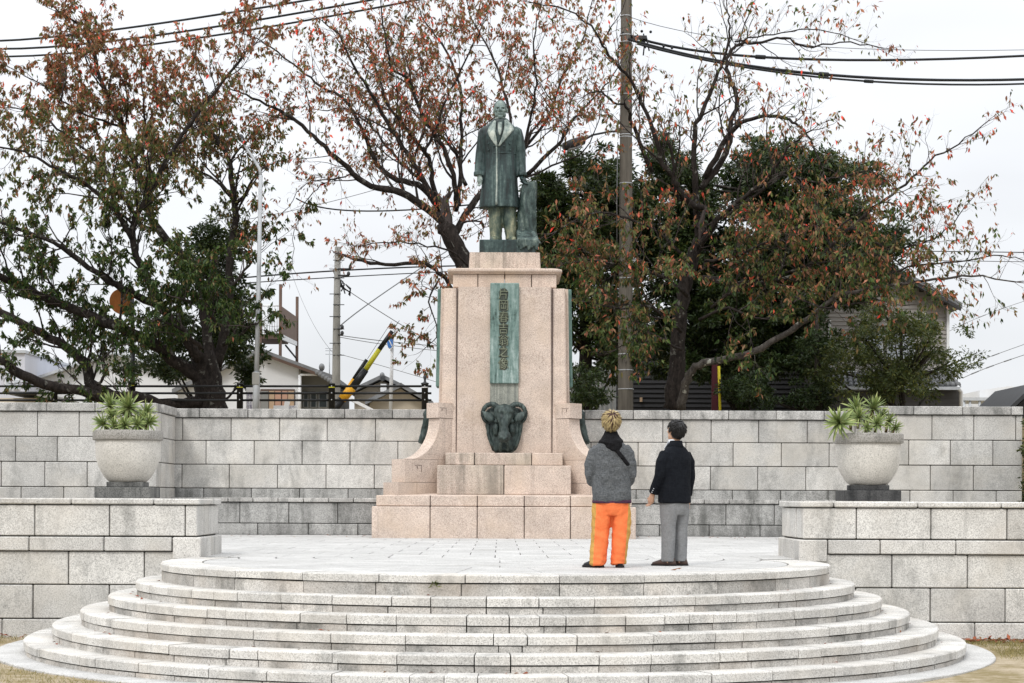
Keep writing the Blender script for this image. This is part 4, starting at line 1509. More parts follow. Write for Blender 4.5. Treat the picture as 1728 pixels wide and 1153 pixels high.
def person_one():
    base = P(1030, 957, 19.45)
    base[2] = TZ
    o = None
    # continuous body under the clothes
    b = MB()
    b.loft([(0, 0, 0.66, 0.15, 0.11), (0, 0, 0.80, 0.16, 0.115), (0, 0, 1.0, 0.15, 0.10), (0, 0, 1.2, 0.165, 0.105), (0, 0, 1.30, 0.15, 0.085), (0, -0.01, 1.37, 0.07, 0.065)], 18)
    for s in (-1, 1):
        b.tube([(s * 0.085, 0, 0.74), (s * 0.10, 0.01, 0.42), (s * 0.11, -0.01, 0.06)], [0.085, 0.058, 0.042], 12)
        b.tube([(s * 0.11, -0.02, 0.05), (s * 0.12, 0.10, 0.035)], [0.04, 0.032], 10)
        b.tube([(s * 0.15, 0, 1.27), (s * 0.225, -0.015, 0.99), (s * 0.13, 0.20, 0.90)], [0.05, 0.042, 0.032], 10)
        hnd = hand_mb((s * 0.115, 0.225, 0.895), 1.0, s, 0.7, (-s * 0.7, 0.7, -0.05), (0, 0.1, 1))
        b.v += []
        off = len(b.v); b.v.extend(hnd.v); b.f.extend([[i + off for i in f] for f in hnd.f]); b.m.extend(hnd.m); b.s.extend(hnd.s)
    h = head_mb(1.0, 1)
    T = Matrix.Translation((0.0, 0.005, 1.425)) @ Matrix.Rotation(math.radians(14), 4, 'X')
    off = len(b.v); b.v.extend([tuple(T @ Vector(p)) for p in h.v]); b.f.extend([[i + off for i in f] for f in h.f]); b.m.extend(h.m); b.s.extend(h.s)
    me = remesh(b, 0.0085, 2, 0.5, 'person')
    o = link('person', me, M['skin'])
    tag(o, 'person with bleached blond hair in grey jacket and bright orange trousers, seen from behind', 'person')
    o.location = base
    # jacket
    JR = [(0.012, -0.005, 0.70, 0.205, 0.150), (0.012, -0.005, 0.72, 0.214, 0.158), (0.010, -0.01, 0.80, 0.212, 0.155), (0.008, -0.01, 0.95, 0.198, 0.148), (0.004, -0.01, 1.10, 0.198, 0.146), (0, -0.012, 1.20, 0.196, 0.138),
          (0, -0.015, 1.27, 0.178, 0.122), (0, -0.015, 1.325, 0.135, 0.10), (0, -0.01, 1.37, 0.09, 0.085)]
    j = MB()
    j.loft(JR, 30, e=2.3)
    for s in (-1, 1):
        j.tube([(s * 0.135, -0.012, 1.27), (s * 0.185, -0.02, 1.21), (s * 0.214, -0.03, 1.10), (s * 0.218, -0.03, 0.985), (s * 0.20, 0.05, 0.925), (s * 0.15, 0.17, 0.905), (s * 0.12, 0.215, 0.90)],
               [0.060, 0.070, 0.065, 0.060, 0.058, 0.050, 0.047], 14)
    jm = remesh(j, 0.0115, 4, 0.5, 'jacket')
    wrinkle(jm, 0.013, 6.0, (1.3, 1.0, 0.7), 3.0)
    wrinkle(jm, 0.006, 14.0, (1.0, 1.0, 1.0), 9.0)
    link('jacket', jm, M['tweed'], o)
    k = MB()
    k.loft([(0.012, -0.005, 0.684, 0.200, 0.146), (0.012, -0.005, 0.692, 0.210, 0.153), (0.012, -0.005, 0.715, 0.210, 0.154), (0.012, -0.005, 0.72, 0.19, 0.14)], 30, e=2.3)
    k.build('jacket_hem', M['purple_hem'], o)
    # hood gathered round the neck
    hd_ = MB()
    hd_.loft([(0, -0.01, 1.30, 0.105, 0.10), (0.0, -0.02, 1.345, 0.118, 0.112), (0, -0.022, 1.375, 0.108, 0.105), (0, -0.015, 1.42, 0.078, 0.082), (0, -0.005, 1.455, 0.066, 0.072)], 22)
    hd_.ball((0.015, -0.115, 1.305), (0.095, 0.045, 0.065))
    hd_.ball((0.03, -0.125, 1.265), (0.06, 0.035, 0.045))
    hd_.tube([(-0.115, -0.03, 1.335), (-0.06, -0.125, 1.335), (0.0, -0.15, 1.32), (0.06, -0.135, 1.335), (0.118, -0.03, 1.345)], [0.022, 0.028, 0.03, 0.028, 0.022], 10)
    hm = remesh(hd_, 0.010, 3, 0.5, 'hood')
    wrinkle(hm, 0.009, 13)
    link('hood', hm, M['black_cloth'], o)
    # cross-body strap
    st = MB()
    pts, vs_, fs_ = [], [], []
    N = 14
    for i in range(N + 1):
        t = i / N
        x = 0.005 + 0.214 * t; z = 1.300 - 0.245 * t - 0.02 * t * t
        y = ring_y(JR, z, x) - 0.012
        nrm = Vector((0.72, 0.0, 0.70)) * 0.020
        for q in (-1, 1):
            vs_.append((x + nrm[0] * q, y, z + nrm[2] * q)); vs_.append((x + nrm[0] * q, y + 0.03, z + nrm[2] * q))
    for i in range(N):
        a = i * 4
        fs_ += [(a, a + 2, a + 6, a + 4), (a + 1, a + 5, a + 7, a + 3), (a, a + 4, a + 5, a + 1), (a + 2, a + 3, a + 7, a + 6)]
    st.add(vs_, fs_, 0, True)
    st.build('bag_strap', M['black_cloth'], o)
    # trousers
    t = MB()
    t.loft([(0.01, 0, 0.56, 0.185, 0.125), (0.01, 0, 0.62, 0.198, 0.140), (0.01, -0.003, 0.70, 0.20, 0.142), (0.01, 0, 0.78, 0.188, 0.13)], 26)
    t.loft([(-0.135, 0.005, 0.030, 0.092, 0.105), (-0.135, 0.0, 0.06, 0.094, 0.105), (-0.123, 0.0, 0.20, 0.096, 0.10), (-0.105, 0, 0.38, 0.096, 0.105), (-0.092, 0, 0.52, 0.104, 0.12), (-0.085, 0, 0.66, 0.105, 0.125)], 22)
    t.loft([(0.090, 0.015, 0.035, 0.084, 0.10), (0.092, 0.01, 0.07, 0.086, 0.10), (0.105, 0.0, 0.20, 0.090, 0.10), (0.115, 0, 0.38, 0.094, 0.105), (0.110, 0, 0.52, 0.102, 0.12), (0.103, 0, 0.66, 0.105, 0.125)], 22)
    tm = remesh(t, 0.010, 4, 0.5, 'trousers')
    wrinkle(tm, 0.016, 6.0, (1.5, 1.0, 0.55), 5.0)
    wrinkle(tm, 0.007, 15.0, (1.0, 1.0, 0.9), 8.0)
    for v in tm.vertices:
        z = v.co.z
        c = Vector((-0.12 if v.co.x < 0 else 0.10, 0, z))
        d = (v.co - c); d.z = 0
        if z < 0.62 and d.length > 1e-4:
            a = math.atan2(d.y, d.x)
            k = max(0, 1 - z / 0.22) * 0.0045 * math.sin(z * 90 + 2.2 * math.sin(a + 1)) + 0.004 * math.exp(-((z - 0.36) / 0.10) ** 2) * math.sin(z * 55 + 2.5 * a) + 0.004 * math.exp(-((z - 0.56) / 0.07) ** 2) * math.sin(z * 45 - 3 * abs(v.co.x) * 20)
            v.co += d.normalized() * k
    tm.update()
    tm.materials.append(M['orange']); tm.materials.append(M['mustard'])
    for p in tm.polygons:
        c = p.center
        zz = c[2]
        if zz > 0.60: lim = 0.172; xx = abs(c[0] - 0.01)
        else:
            u = max(0, min(1, zz / 0.6))
            cx = (-0.135 + 0.05 * u) if c[0] < 0 + 0.0 * u else (0.088 + 0.02 * u)
            xx = (c[0] - cx) * (1 if c[0] > 0 else -1); lim = 0.056 + 0.018 * u
        if xx > lim: p.material_index = 1
    link('trousers', tm, None, o)
    for x, y, rz in ((-0.165, 0.02, 0.95), (0.105, 0.055, -0.06)):
        s_ = MB()
        s_.loft([(0, 0.02, 0.002, 0.047, 0.135), (0, 0.02, 0.012, 0.049, 0.137), (0, 0.02, 0.022, 0.047, 0.135)], 18, e=2.4)
        Mx = Matrix.Translation((x, y, 0)) @ Matrix.Rotation(rz, 4, 'Z')
        s_.v = [tuple(Mx @ Vector(p)) for p in s_.v]
        u = MB()
        u.loft([(0, 0.02, 0.018, 0.046, 0.132), (0, 0.01, 0.045, 0.045, 0.120), (0, -0.02, 0.07, 0.040, 0.085), (0, -0.045, 0.095, 0.036, 0.052)], 18, e=2.2)
        u.v = [tuple(Mx @ Vector(p)) for p in u.v]
        sh = u.build('shoe', M['black_shoe'], o)
        link('sole', s_.mesh('sole'), M['sole'], sh)
    # hair
    hc = Vector((0.0, -0.012, 1.425)) + Matrix.Rotation(math.radians(14), 3, 'X') @ Vector((0, -0.012, 0.142))
    cap = MB()
    cap.ball(tuple(hc), (0.083, 0.100, 0.100), (math.radians(14), 0, 0), 18)
    cm = cap.mesh('hair')
    for v in cm.vertices:
        d = v.co - hc
        if d.y > 0.03 and d.z < 0.035: v.co = hc + d * 0.78
    hair = link('hair', cm, M['hair_root'], o)
    keep = lambda d: not (d.y > 0.35 and d.z < 0.25) and d.z > -0.72
    sm = hair_strands(hc, (0.084, 0.101, 0.101), 1200, (0.12, -0.55, 0.8), 4, 0.055, 0.0055, 0.007, keep, None, 0.16, math.radians(14), 0.5)
    sm.build('hair_strands', [M['hair_blond'], M['hair_root']], hair, kind='stuff')
    return o


def person_two():
    base = P(1138, 954, 20.05)
    base[2] = TZ
    b = MB()
    b.loft([(0, 0, 0.64, 0.14, 0.10), (0, 0, 0.78, 0.15, 0.105), (0, 0, 1.0, 0.145, 0.10), (0, 0, 1.18, 0.16, 0.10), (0, 0, 1.265, 0.14, 0.08), (0, -0.01, 1.32, 0.065, 0.06)], 18)
    for s in (-1, 1):
        b.tube([(s * 0.085, 0, 0.72), (s * 0.09, 0.01, 0.40), (s * 0.09, -0.01, 0.06)], [0.08, 0.055, 0.04], 12)
        b.tube([(s * 0.09, -0.02, 0.05), (s * 0.09, 0.10, 0.035)], [0.036, 0.03], 10)
    arms = {-1: [(-0.15, 0, 1.225), (-0.225, 0.0, 0.98), (-0.245, 0.085, 0.80)], 1: [(0.15, 0, 1.225), (0.225, -0.01, 0.96), (0.23, 0.03, 0.78)]}
    for s in (-1, 1):
        b.tube(arms[s], [0.048, 0.040, 0.028], 10)
        hnd = hand_mb(Vector(arms[s][-1]) + Vector((0, 0.01, -0.03)), 0.95, s, 0.75, (0.02 * s, 0.35 if s < 0 else 0.1, -0.95), (-s * 0.3, 0.9, 0.3))
        off = len(b.v); b.v.extend(hnd.v); b.f.extend([[i + off for i in f] for f in hnd.f]); b.m.extend(hnd.m); b.s.extend(hnd.s)
    h = head_mb(0.985, 1)
    T = Matrix.Translation((0.0, 0.01, 1.36)) @ Matrix.Rotation(0.06, 4, 'Z') @ Matrix.Rotation(math.radians(12), 4, 'X')
    off = len(b.v); b.v.extend([tuple(T @ Vector(p)) for p in h.v]); b.f.extend([[i + off for i in f] for f in h.f]); b.m.extend(h.m); b.s.extend(h.s)
    me = remesh(b, 0.0085, 2, 0.5, 'person')
    o = link('person', me, M['skin'])
    tag(o, 'dark haired person in navy blazer and grey trousers turned away to the left', 'person')
    o.location = base
    o.rotation_euler = (0, 0, 0.66)
    JR = [(0, 0.0, 0.685, 0.195, 0.135), (0, 0.0, 0.70, 0.205, 0.142), (0, -0.003, 0.80, 0.200, 0.138), (0, -0.005, 0.95, 0.185, 0.128), (0, -0.008, 1.08, 0.190, 0.128), (0, -0.01, 1.17, 0.196, 0.124), (0, -0.012, 1.235, 0.180, 0.108), (0, -0.012, 1.28, 0.14, 0.09), (0, -0.01, 1.325, 0.078, 0.072)]
    j = MB()
    j.loft(JR, 30, e=2.3)
    for s in (-1, 1):
        a = arms[s]
        pts = [Vector(a[0]) + Vector((0, -0.01, 0.005)), Vector((s * 0.205, -0.012, 1.14)), Vector(a[1]), (Vector(a[1]) + Vector(a[2])) / 2, Vector(a[2]) + Vector((0, 0, -0.01))]
        j.tube(pts, [0.066, 0.066, 0.058, 0.053, 0.048], 14)
    jm = remesh(j, 0.0105, 4, 0.5, 'blazer')
    wrinkle(jm, 0.008, 6.5, (1, 1, 0.7), 2.0)
    link('blazer', jm, M['navy'], o)
    kc = MB()
    kc.loft([(0, -0.010, 1.285, 0.112, 0.088), (0, -0.012, 1.33, 0.082, 0.078), (0, -0.018, 1.372, 0.068, 0.066), (0, -0.018, 1.372, 0.058, 0.056), (0, -0.012, 1.32, 0.06, 0.06)], 20)
    kc.build('blazer_collar', M['navy'], o)
    # sleeve buttons
    for i in range(3):
        bt = MB(); bt.ball((-0.287 + 0.004 * i, 0.055 - 0.010 * i, 0.805 + 0.020 * i), 0.007, None, 8)
        bt.build('sleeve_button', M['galv'], o)
    cl = MB()
    cl.loft([(0, 0.004, 1.315, 0.066, 0.066), (0, 0.008, 1.35, 0.064, 0.066), (0, 0.012, 1.385, 0.060, 0.062), (0, 0.012, 1.385, 0.05, 0.052), (0, 0.01, 1.33, 0.05, 0.05)], 20)
    cl.prism([(-0.01, 0.062, 1.365), (-0.062, 0.035, 1.365), (-0.085, 0.075, 1.29), (-0.03, 0.105, 1.26)], (0, 0, 0), (0, 0.006, 0.0))
    cl.prism([(0.01, 0.062, 1.365), (0.062, 0.035, 1.365), (0.085, 0.075, 1.29), (0.03, 0.105, 1.26)], (0, 0, 0), (0, 0.006, 0.0))
    cl.prism([(-0.05, 0.08, 1.32), (0.05, 0.08, 1.32), (0.02, 0.138, 1.12), (-0.02, 0.138, 1.12)], (0, 0, 0), (0, 0.006, 0.0))
    cl.build('shirt_collar', M['white_cloth'], o)
    t = MB()
    t.loft([(0, 0, 0.56, 0.155, 0.115), (0, 0, 0.62, 0.172, 0.125), (0, 0, 0.72, 0.172, 0.122), (0, 0, 0.78, 0.165, 0.115)], 24)
    for s in (-1, 1):
        t.loft([(s * 0.092, 0.012, 0.045, 0.066, 0.080), (s * 0.092, 0.008, 0.08, 0.067, 0.078), (s * 0.092, 0.0, 0.25, 0.072, 0.080), (s * 0.09, 0.004, 0.42, 0.078, 0.088), (s * 0.086, 0, 0.56, 0.088, 0.106), (s * 0.082, 0, 0.68, 0.092, 0.115)], 20)
    tm = remesh(t, 0.010, 3, 0.5, 'trousers')
    wrinkle(tm, 0.007, 7.0, (1.2, 1.2, 0.6), 1.0)
    link('trousers', tm, M['grey_wool'], o)
    for s, rz in ((-1, 0.55), (1, 0.35)):
        Mx = Matrix.Translation((s * 0.092, 0.02, 0)) @ Matrix.Rotation(rz, 4, 'Z')
        u = MB()
        u.loft([(0, 0.035, 0.014, 0.044, 0.142), (0, 0.03, 0.04, 0.043, 0.132), (0, 0.0, 0.065, 0.039, 0.090), (0, -0.03, 0.09, 0.035, 0.055)], 18, e=2.2)
        u.v = [tuple(Mx @ Vector(p)) for p in u.v]
        sh = u.build('shoe', M['brown_shoe'], o)
        s_ = MB()
        s_.loft([(0, 0.035, 0.002, 0.045, 0.145), (0, 0.035, 0.016, 0.046, 0.146)], 18, e=2.3)
        s_.v = [tuple(Mx @ Vector(p)) for p in s_.v]
        link('sole', s_.mesh('sole'), M['sole'], sh)
    hc = Vector((0.0, 0.01, 1.36)) + Matrix.Rotation(math.radians(12), 3, 'X') @ Vector((0, -0.012, 0.142))
    cap = MB()
    cap.ball(tuple(hc), (0.080, 0.100, 0.098), (math.radians(12), 0, 0), 18)
    cm = cap.mesh('hair')
    for v in cm.vertices:
        d = v.co - hc
        if d.y > 0.035 and d.z < 0.04: v.co = hc + d * 0.76
    hair = link('hair', cm, M['hair_dark'], o)
    keep = lambda d: not (d.y > 0.30 and d.z < 0.30) and not (abs(d.x) > 0.55 and d.y > -0.15 and d.z < -0.05) and d.z > -0.78
    sm = hair_strands(hc, (0.081, 0.101, 0.099), 900, (0.05, -0.35, 0.9), 9, 0.05, 0.0055, 0.001, keep, None, 0.0, math.radians(12), 0.35)
    sm.build('hair_strands', [M['hair_dark'], M['hair_dark']], hair, kind='stuff')
    return o


person_one()
person_two()
#@@TREES
# ------------------------------------------------------------------ trees
def leaves_mesh(name, pos, axis, nrm, L, W, tint, droop=0.12):
    n = len(pos)
    pos = np.asarray(pos, np.float32); axis = np.asarray(axis, np.float32); nrm = np.asarray(nrm, np.float32)
    L = np.asarray(L, np.float32)[:, None]; W = np.asarray(W, np.float32)[:, None]
    axis /= np.linalg.norm(axis, axis=1, keepdims=True) + 1e-9
    nrm = nrm - axis * (nrm * axis).sum(1, keepdims=True)
    nrm /= np.linalg.norm(nrm, axis=1, keepdims=True) + 1e-9
    side = np.cross(axis, nrm)
    v = np.empty((n, 5, 3), np.float32)
    v[:, 0] = pos
    v[:, 1] = pos + axis * L * 0.45 - side * W * 0.5 + nrm * W * 0.12
    v[:, 2] = pos + axis * L * 0.5 - nrm * W * 0.10
    v[:, 3] = pos + axis * L * 0.45 + side * W * 0.5 + nrm * W * 0.12
    v[:, 4] = pos + axis * L - nrm * L * droop
    f = np.array([[0, 2, 1], [0, 3, 2], [1, 2, 4], [2, 3, 4]], np.int32)
    faces = (np.arange(n, dtype=np.int32)[:, None, None] * 5 + f[None]).reshape(-1, 3)
    me = bpy.data.meshes.new(name)
    me.vertices.add(n * 5)
    me.vertices.foreach_set('co', v.ravel())
    nf = len(faces)
    me.loops.add(nf * 3)
    me.loops.foreach_set('vertex_index', faces.ravel())
    me.polygons.add(nf)
    me.polygons.foreach_set('loop_start', np.arange(0, nf * 3, 3, dtype=np.int32))
    me.polygons.foreach_set('loop_total', np.full(nf, 3, np.int32))
    at = me.attributes.new('tint', 'FLOAT', 'POINT')
    at.data.foreach_set('value', np.repeat(np.clip(np.asarray(tint, np.float32), 0, 1), 5))
    me.update(calc_edges=True)
    return me


class Grow:
    def __init__(self, seed, leaf=0.10, tint=None, leafy=None, dens=2.4, twig=1.0, long=0.42):
        self.long = long; self.rs = 0.74
        self.r = random.Random(seed)
        self.limb = MB(); self.twigs = MB(); self.lich = MB()
        self.lp, self.la, self.ln, self.lL, self.lW, self.lt = [], [], [], [], [], []
        self.leaf, self.tint, self.leafy, self.dens, self.tw = leaf, tint, leafy, dens, twig

    def rnd(self):
        r = self.r
        return Vector((r.gauss(0, 1), r.gauss(0, 1), r.gauss(0, 1))).normalized()

    def add_leaf(self, p, d, dens):
        r = self.r
        hang = r.random()
        ax = (d * 0.35 + self.rnd() * 0.45 + Vector((0, 0, -0.9 if hang < 0.8 else 0.0))).normalized()
        self.lp.append(tuple(p)); self.la.append(tuple(ax)); self.ln.append(tuple(self.rnd() + Vector((0, -0.15, 0.5))))
        L = self.leaf * r.uniform(0.5, 1.35)
        self.lL.append(L); self.lW.append(L * r.uniform(0.30, 0.46)); self.lt.append(self.tint(p, r))

    def branch(self, p, d, L, r0, level, leafm):
        r = self.r
        n = 6 if level == 0 else (4 if level < 3 else 3)
        pts = [Vector(p)]
        d = Vector(d)
        for i in range(n):
            d = (d + self.rnd() * (0.28 if level < 3 else 0.35) + Vector((0, 0, 0.05))).normalized()
            pts.append(pts[-1] + d * (L / n))
        rad = [r0 * (1 - 0.75 * i / n) for i in range(n + 1)]
        (self.limb if level == 0 else self.twigs).tube(pts, rad, 6 if level == 0 else (4 if level == 1 else 3), caps=False)
        lm = leafm * self.leafy(pts[-1])
        if level < 3:
            k = max(1, int(L * (4.2, 5.5, 8.5)[level] * self.tw * r.uniform(0.75, 1.25)))
            for i in range(k):
                t = r.uniform(0.2, 1.0)
                q = t * n; a = min(int(q), n - 1)
                pp = pts[a].lerp(pts[a + 1], q - a)
                tg = (pts[a + 1] - pts[a]).normalized()
                dd = (tg * r.uniform(0.55, 1.0) + self.perp(tg) * r.uniform(0.5, 0.9) + Vector((0, 0, 0.10))).normalized()
                self.branch(pp, dd, (r.uniform(0.45, 0.85) if level == 0 else L * r.uniform(0.32, 0.6)) * (1.15 - 0.4 * t), r0 * (0.5, 0.55, 0.6)[level] * (1 - 0.4 * t), level + 1, leafm)
        if level >= 2 and r.random() < min(1.0, 0.35 + 0.5 * lm):
            k = r.uniform(2.5, 5.4) * lm * (1.0 if level == 3 else 1.1)
            k = int(k) + (1 if r.random() < k - int(k) else 0)
            for i in range(k):
                q = (1 - 0.7 * r.random() ** 1.7) * n; a = min(int(q), n - 1)
                self.add_leaf(pts[a].lerp(pts[a + 1], q - a), (pts[a + 1] - pts[a]).normalized(), lm)

    def perp(self, t):
        v = self.rnd()
        v = v - t * v.dot(t)
        return v.normalized() if v.length > 1e-4 else t.orthogonal().normalized()

    def limb_px(self, pts, r, Y, dy=(0, 0), leafm=1.0, spawn=1.0, start=0.15, lichen=False, wob=0.03):
        """pts: sight-line pixels of a limb at about the depth Y; r: radii in pixels at both ends; dy: depth drift."""
        r_ = self.r
        n = len(pts)
        # Catmull-Rom
        out = []
        def cr(p0, p1, p2, p3, t):
            return 0.5 * ((2 * p1) + (p2 - p0) * t + (2 * p0 - 5 * p1 + 4 * p2 - p3) * t * t + (3 * p1 - p0 - 3 * p2 + p3) * t ** 3)
        Q = [P(px, py, Y + dy[0] + (dy[1] - dy[0]) * i / (n - 1)) for i, (px, py) in enumerate(pts)]
        E = [Q[0] * 2 - Q[1]] + Q + [Q[-1] * 2 - Q[-2]]
        for i in range(n - 1):
            for k in range(4):
                out.append(cr(E[i], E[i + 1], E[i + 2], E[i + 3], k / 4))
        out.append(Q[-1])
        m = len(out)
        s = Y / F
        for i in range(1, m - 1): out[i] = out[i] + self.rnd() * wob
        rad = []
        for i in range(m):
            t = i / (m - 1)
            rad.append(max(0.006, (r[0] + (r[1] - r[0]) * t ** 0.8) * s * self.rs * r_.uniform(0.93, 1.08)))
        (self.lich if lichen else self.limb).tube(out, rad, 10 if r[0] > 6 else 7)
        # side branches
        length = sum((out[i + 1] - out[i]).length for i in range(m - 1))
        k = int(length * self.dens * spawn)
        for i in range(k):
            t = start + (1 - start) * (i + r_.random()) / max(1, k)
            q = min(t, 0.999) * (m - 1); a = int(q)
            p = out[a].lerp(out[a + 1], q - a)
            tg = (out[a + 1] - out[a]).normalized()
            d = (tg * r_.uniform(0.3, 0.9) + self.perp(tg) * r_.uniform(0.6, 1.0) + Vector((0, 0, 0.28))).normalized()
            if r_.random() < self.long and rad[a] > 0.02:
                self.branch(p, d, r_.uniform(0.9, 1.9) * (1.1 - 0.35 * t), min(rad[a] * 0.5, 0.034) * r_.uniform(0.7, 1.0), 0, leafm)
            else:
                self.branch(p, d, r_.uniform(0.45, 1.15) * (1.1 - 0.35 * t), min(rad[a] * 0.5, 0.018) * r_.uniform(0.6, 1.0), 1, leafm)
        if spawn > 0:
            tg = (out[-1] - out[-2]).normalized()
            for q in range(2): self.branch(out[-1], (tg + self.rnd() * 0.3).normalized(), r_.uniform(0.4, 0.8), rad[-1] * 0.8, 1, leafm)

    def finish(self, root, limb_mat, leaf_mat):
        self.limb.build('trunk', limb_mat, root)
        if self.lich.v: self.lich.build('lichen_covered_bough', M['bark_lichen'], root)
        if self.twigs.v: link('twigs', self.twigs.mesh('twigs', False), M['twig'], root, kind='stuff')
        if self.lp:
            me = leaves_mesh('foliage', self.lp, self.la, self.ln, self.lL, self.lW, self.lt)
            link('foliage', me, leaf_mat, root, kind='stuff')
        return len(self.lp)


def Zs(pts, s, ox, oy): return [(ox + x * s, oy + y * s) for x, y in pts]


A8 = lambda *p: Zs(p, 0.6068, 0, 0)          # overview of the left tree
B8 = lambda *p: Zs(p, 0.4337, 400, 0)        # middle tree
C8 = lambda *p: Zs(p, 0.399, 860, 0)         # right tree, upper part
D8 = lambda *p: Zs(p, 0.486, 1228, 150)      # right tree, right part
gauss = lambda r, s: r.gauss(0, s)

# left cherry tree: green below, rust above
def tint_left(p, r):
    h = (p[2] - 6.2) / 5.0
    t = 0.15 + 0.41 * max(0, min(1, h)) + gauss(r, 0.15)
    if r.random() < 0.025: t += 0.35
    return t
YL = 40.6
t = empty('cherry_tree', P(352, 690, YL), 'broad cherry tree at left with long low limbs, green below and rust coloured above', 'tree')
t.location.z = UG
g = Grow(21, 0.112, tint_left, lambda p: 2.2 if p[2] < 7.0 else 1.9, 4.0)
g.limb_px(A8((588, 1150), (585, 1100), (575, 1040), (560, 985)), (39, 27), YL, (0, 0), 1, 0)
g.limb_px(A8((575, 1060), (480, 1000), (400, 940), (250, 880), (110, 820), (0, 770), (-60, 740)), (17, 6), YL, (0, -2.2), 1.15, 1.1)
g.limb_px(A8((560, 1120), (460, 1125), (380, 1105), (300, 1110), (230, 1090), (150, 1075), (60, 1040), (0, 1000), (-50, 980)), (14, 9), YL, (-0.2, -2.5), 0.8, 0.9)
g.limb_px(A8((330, 1105), (260, 1075), (232, 1010), (190, 970), (120, 930), (0, 870), (-60, 850)), (14, 8), YL, (-0.8, 0.6), 1.1, 1.1)
g.limb_px(A8((560, 1000), (500, 920), (450, 860), (400, 760), (368, 670), (378, 600), (430, 510), (490, 400), (560, 300), (640, 200), (700, 130)), (13, 2), YL, (-0.4, -1.8), 1.05, 1.2, 0.3)
g.limb_px(A8((368, 665), (330, 600), (290, 560), (220, 500), (140, 460), (70, 425), (0, 410)), (7, 2), YL - 1, (0, -1.0), 1, 1.2)
g.limb_px(A8((400, 640), (350, 560), (300, 490), (270, 450), (200, 390), (120, 330), (40, 300)), (6, 1.5), YL, (0, 1.6), 1.1, 1.2)
g.limb_px(A8((585, 1010), (570, 880), (540, 750), (440, 640), (402, 540), (375, 450), (340, 350), (300, 270), (258, 150), (228, 80), (150, 20)), (14, 1.8), YL, (0.3, 1.5), 1.15, 1.25, 0.3)
g.limb_px(A8((375, 455), (398, 380), (402, 300), (390, 200), (395, 150)), (4, 1.2), YL + 1, (0, 0.8), 1.1, 1.3)
g.limb_px(A8((600, 1030), (632, 900), (636, 780), (642, 690), (655, 580), (640, 470), (612, 400), (540, 330), (480, 280)), (13, 2.5), YL, (0.4, 0.6), 0.95, 1.15, 0.35)
g.limb_px(A8((655, 575), (688, 530), (716, 480)), (5, 2.5), YL + 0.5, (0, -0.5), 0.4, 0.4)
g.limb_px(A8((642, 450), (680, 400), (720, 355), (760, 330)), (3, 1.2), YL + 0.5, (0, 0.5), 0.8, 1.2)
g.limb_px(A8((652, 565), (600, 505), (540, 470), (490, 440)), (4, 1.5), YL + 0.6, (0, 1.2), 1, 1.2)
g.limb_px(A8((470, 870), (380, 820), (300, 780), (200, 710), (148, 672), (60, 640), (0, 620)), (10, 2.5), YL, (-0.4, -2.6), 1.1, 1.2)
g.limb_px(A8((330, 350), (240, 320), (170, 280), (110, 230), (30, 190)), (3, 1), YL + 1, (0, -1), 1.1, 1.3)
g.limb_px(A8((170, 280), (185, 200), (172, 140)), (2.4, 1), YL, (0, 0.4), 1.1, 1.3)
g.limb_px(A8((620, 960), (670, 930), (700, 905), (725, 895)), (5, 1.5), YL, (-0.5, -1.5), 1.4, 2.0)
g.limb_px(A8((560, 970), (520, 930), (470, 900), (430, 890)), (6, 2), YL, (-0.8, -2), 1.5, 2.0)
g.limb_px(A8((600, 900), (560, 850), (500, 830)), (5, 2), YL, (-0.8, -1.8), 1.6, 2.2)
g.limb_px(A8((640, 800), (690, 740), (720, 690)), (4, 1.5), YL, (0.2, 0.6), 1.3, 1.8)
g.limb_px(A8((270, 1070), (300, 1030), (290, 990), (340, 960)), (4, 1.4), YL - 1, (0, -0.5), 1.5, 1.8)
nl = g.finish(t, M['bark'], M['cherry_leaf'])
print('leaves left', nl)

# middle cherry tree behind the statue: bare boughs with thin red and brown leaves
def tint_mid(p, r):
    t = 0.56 + gauss(r, 0.16) - (0.22 if p[2] < 6.2 else 0) * r.random()
    if r.random() < 0.09: t += 0.25
    return t
YM = 41.5
t = empty('cherry_tree', P(805, 690, YM), 'open branched cherry tree with thin red brown leaves directly behind the statue', 'tree')
t.location.z = UG
g = Grow(22, 0.105, tint_mid, lambda p: 1.05, 3.6)
g.limb_px([(812, 692), (808, 600), (800, 520), (785, 450), (762, 405), (752, 380)], (27, 20), YM, (0, 0), 0.6, 0.1, 0.4)
g.limb_px(B8((830, 900), (740, 812), (640, 752), (520, 722), (430, 652), (340, 572), (250, 490), (170, 432), (60, 380), (-20, 350)), (11, 1.6), YM, (0, -2.0), 1, 1.1)
g.limb_px(B8((790, 810), (700, 720), (600, 690), (545, 640), (510, 560), (488, 505), (430, 400), (330, 335), (240, 270), (130, 180), (20, 130)), (8, 1.2), YM, (0, 1.6), 0.95, 1.15)
g.limb_px(B8((790, 800), (740, 740), (690, 640), (600, 500), (530, 380), (455, 262), (400, 140), (330, 80)), (8, 1.2), YM, (0, -1.0), 0.95, 1.15)
g.limb_px(B8((760, 770), (720, 700), (640, 640), (560, 540), (500, 470), (430, 430), (330, 430)), (5, 1.2), YM, (0, 2.2), 0.95, 1.15)
g.limb_px(B8((820, 830), (760, 720), (745, 620), (640, 480), (580, 400), (540, 260), (520, 190), (440, 130)), (7, 1.2), YM, (0.2, 0.8), 0.95, 1.15)
g.limb_px(B8((850, 820), (850, 720), (785, 540), (722, 450), (672, 320), (600, 255), (568, 100), (560, 20)), (7, 1.2), YM, (0.2, -1.6), 1, 1.2)
g.limb_px(B8((730, 600), (770, 500), (815, 380), (860, 290), (925, 165), (960, 80)), (4, 1.1), YM, (-0.3, -1.0), 1, 1.2)
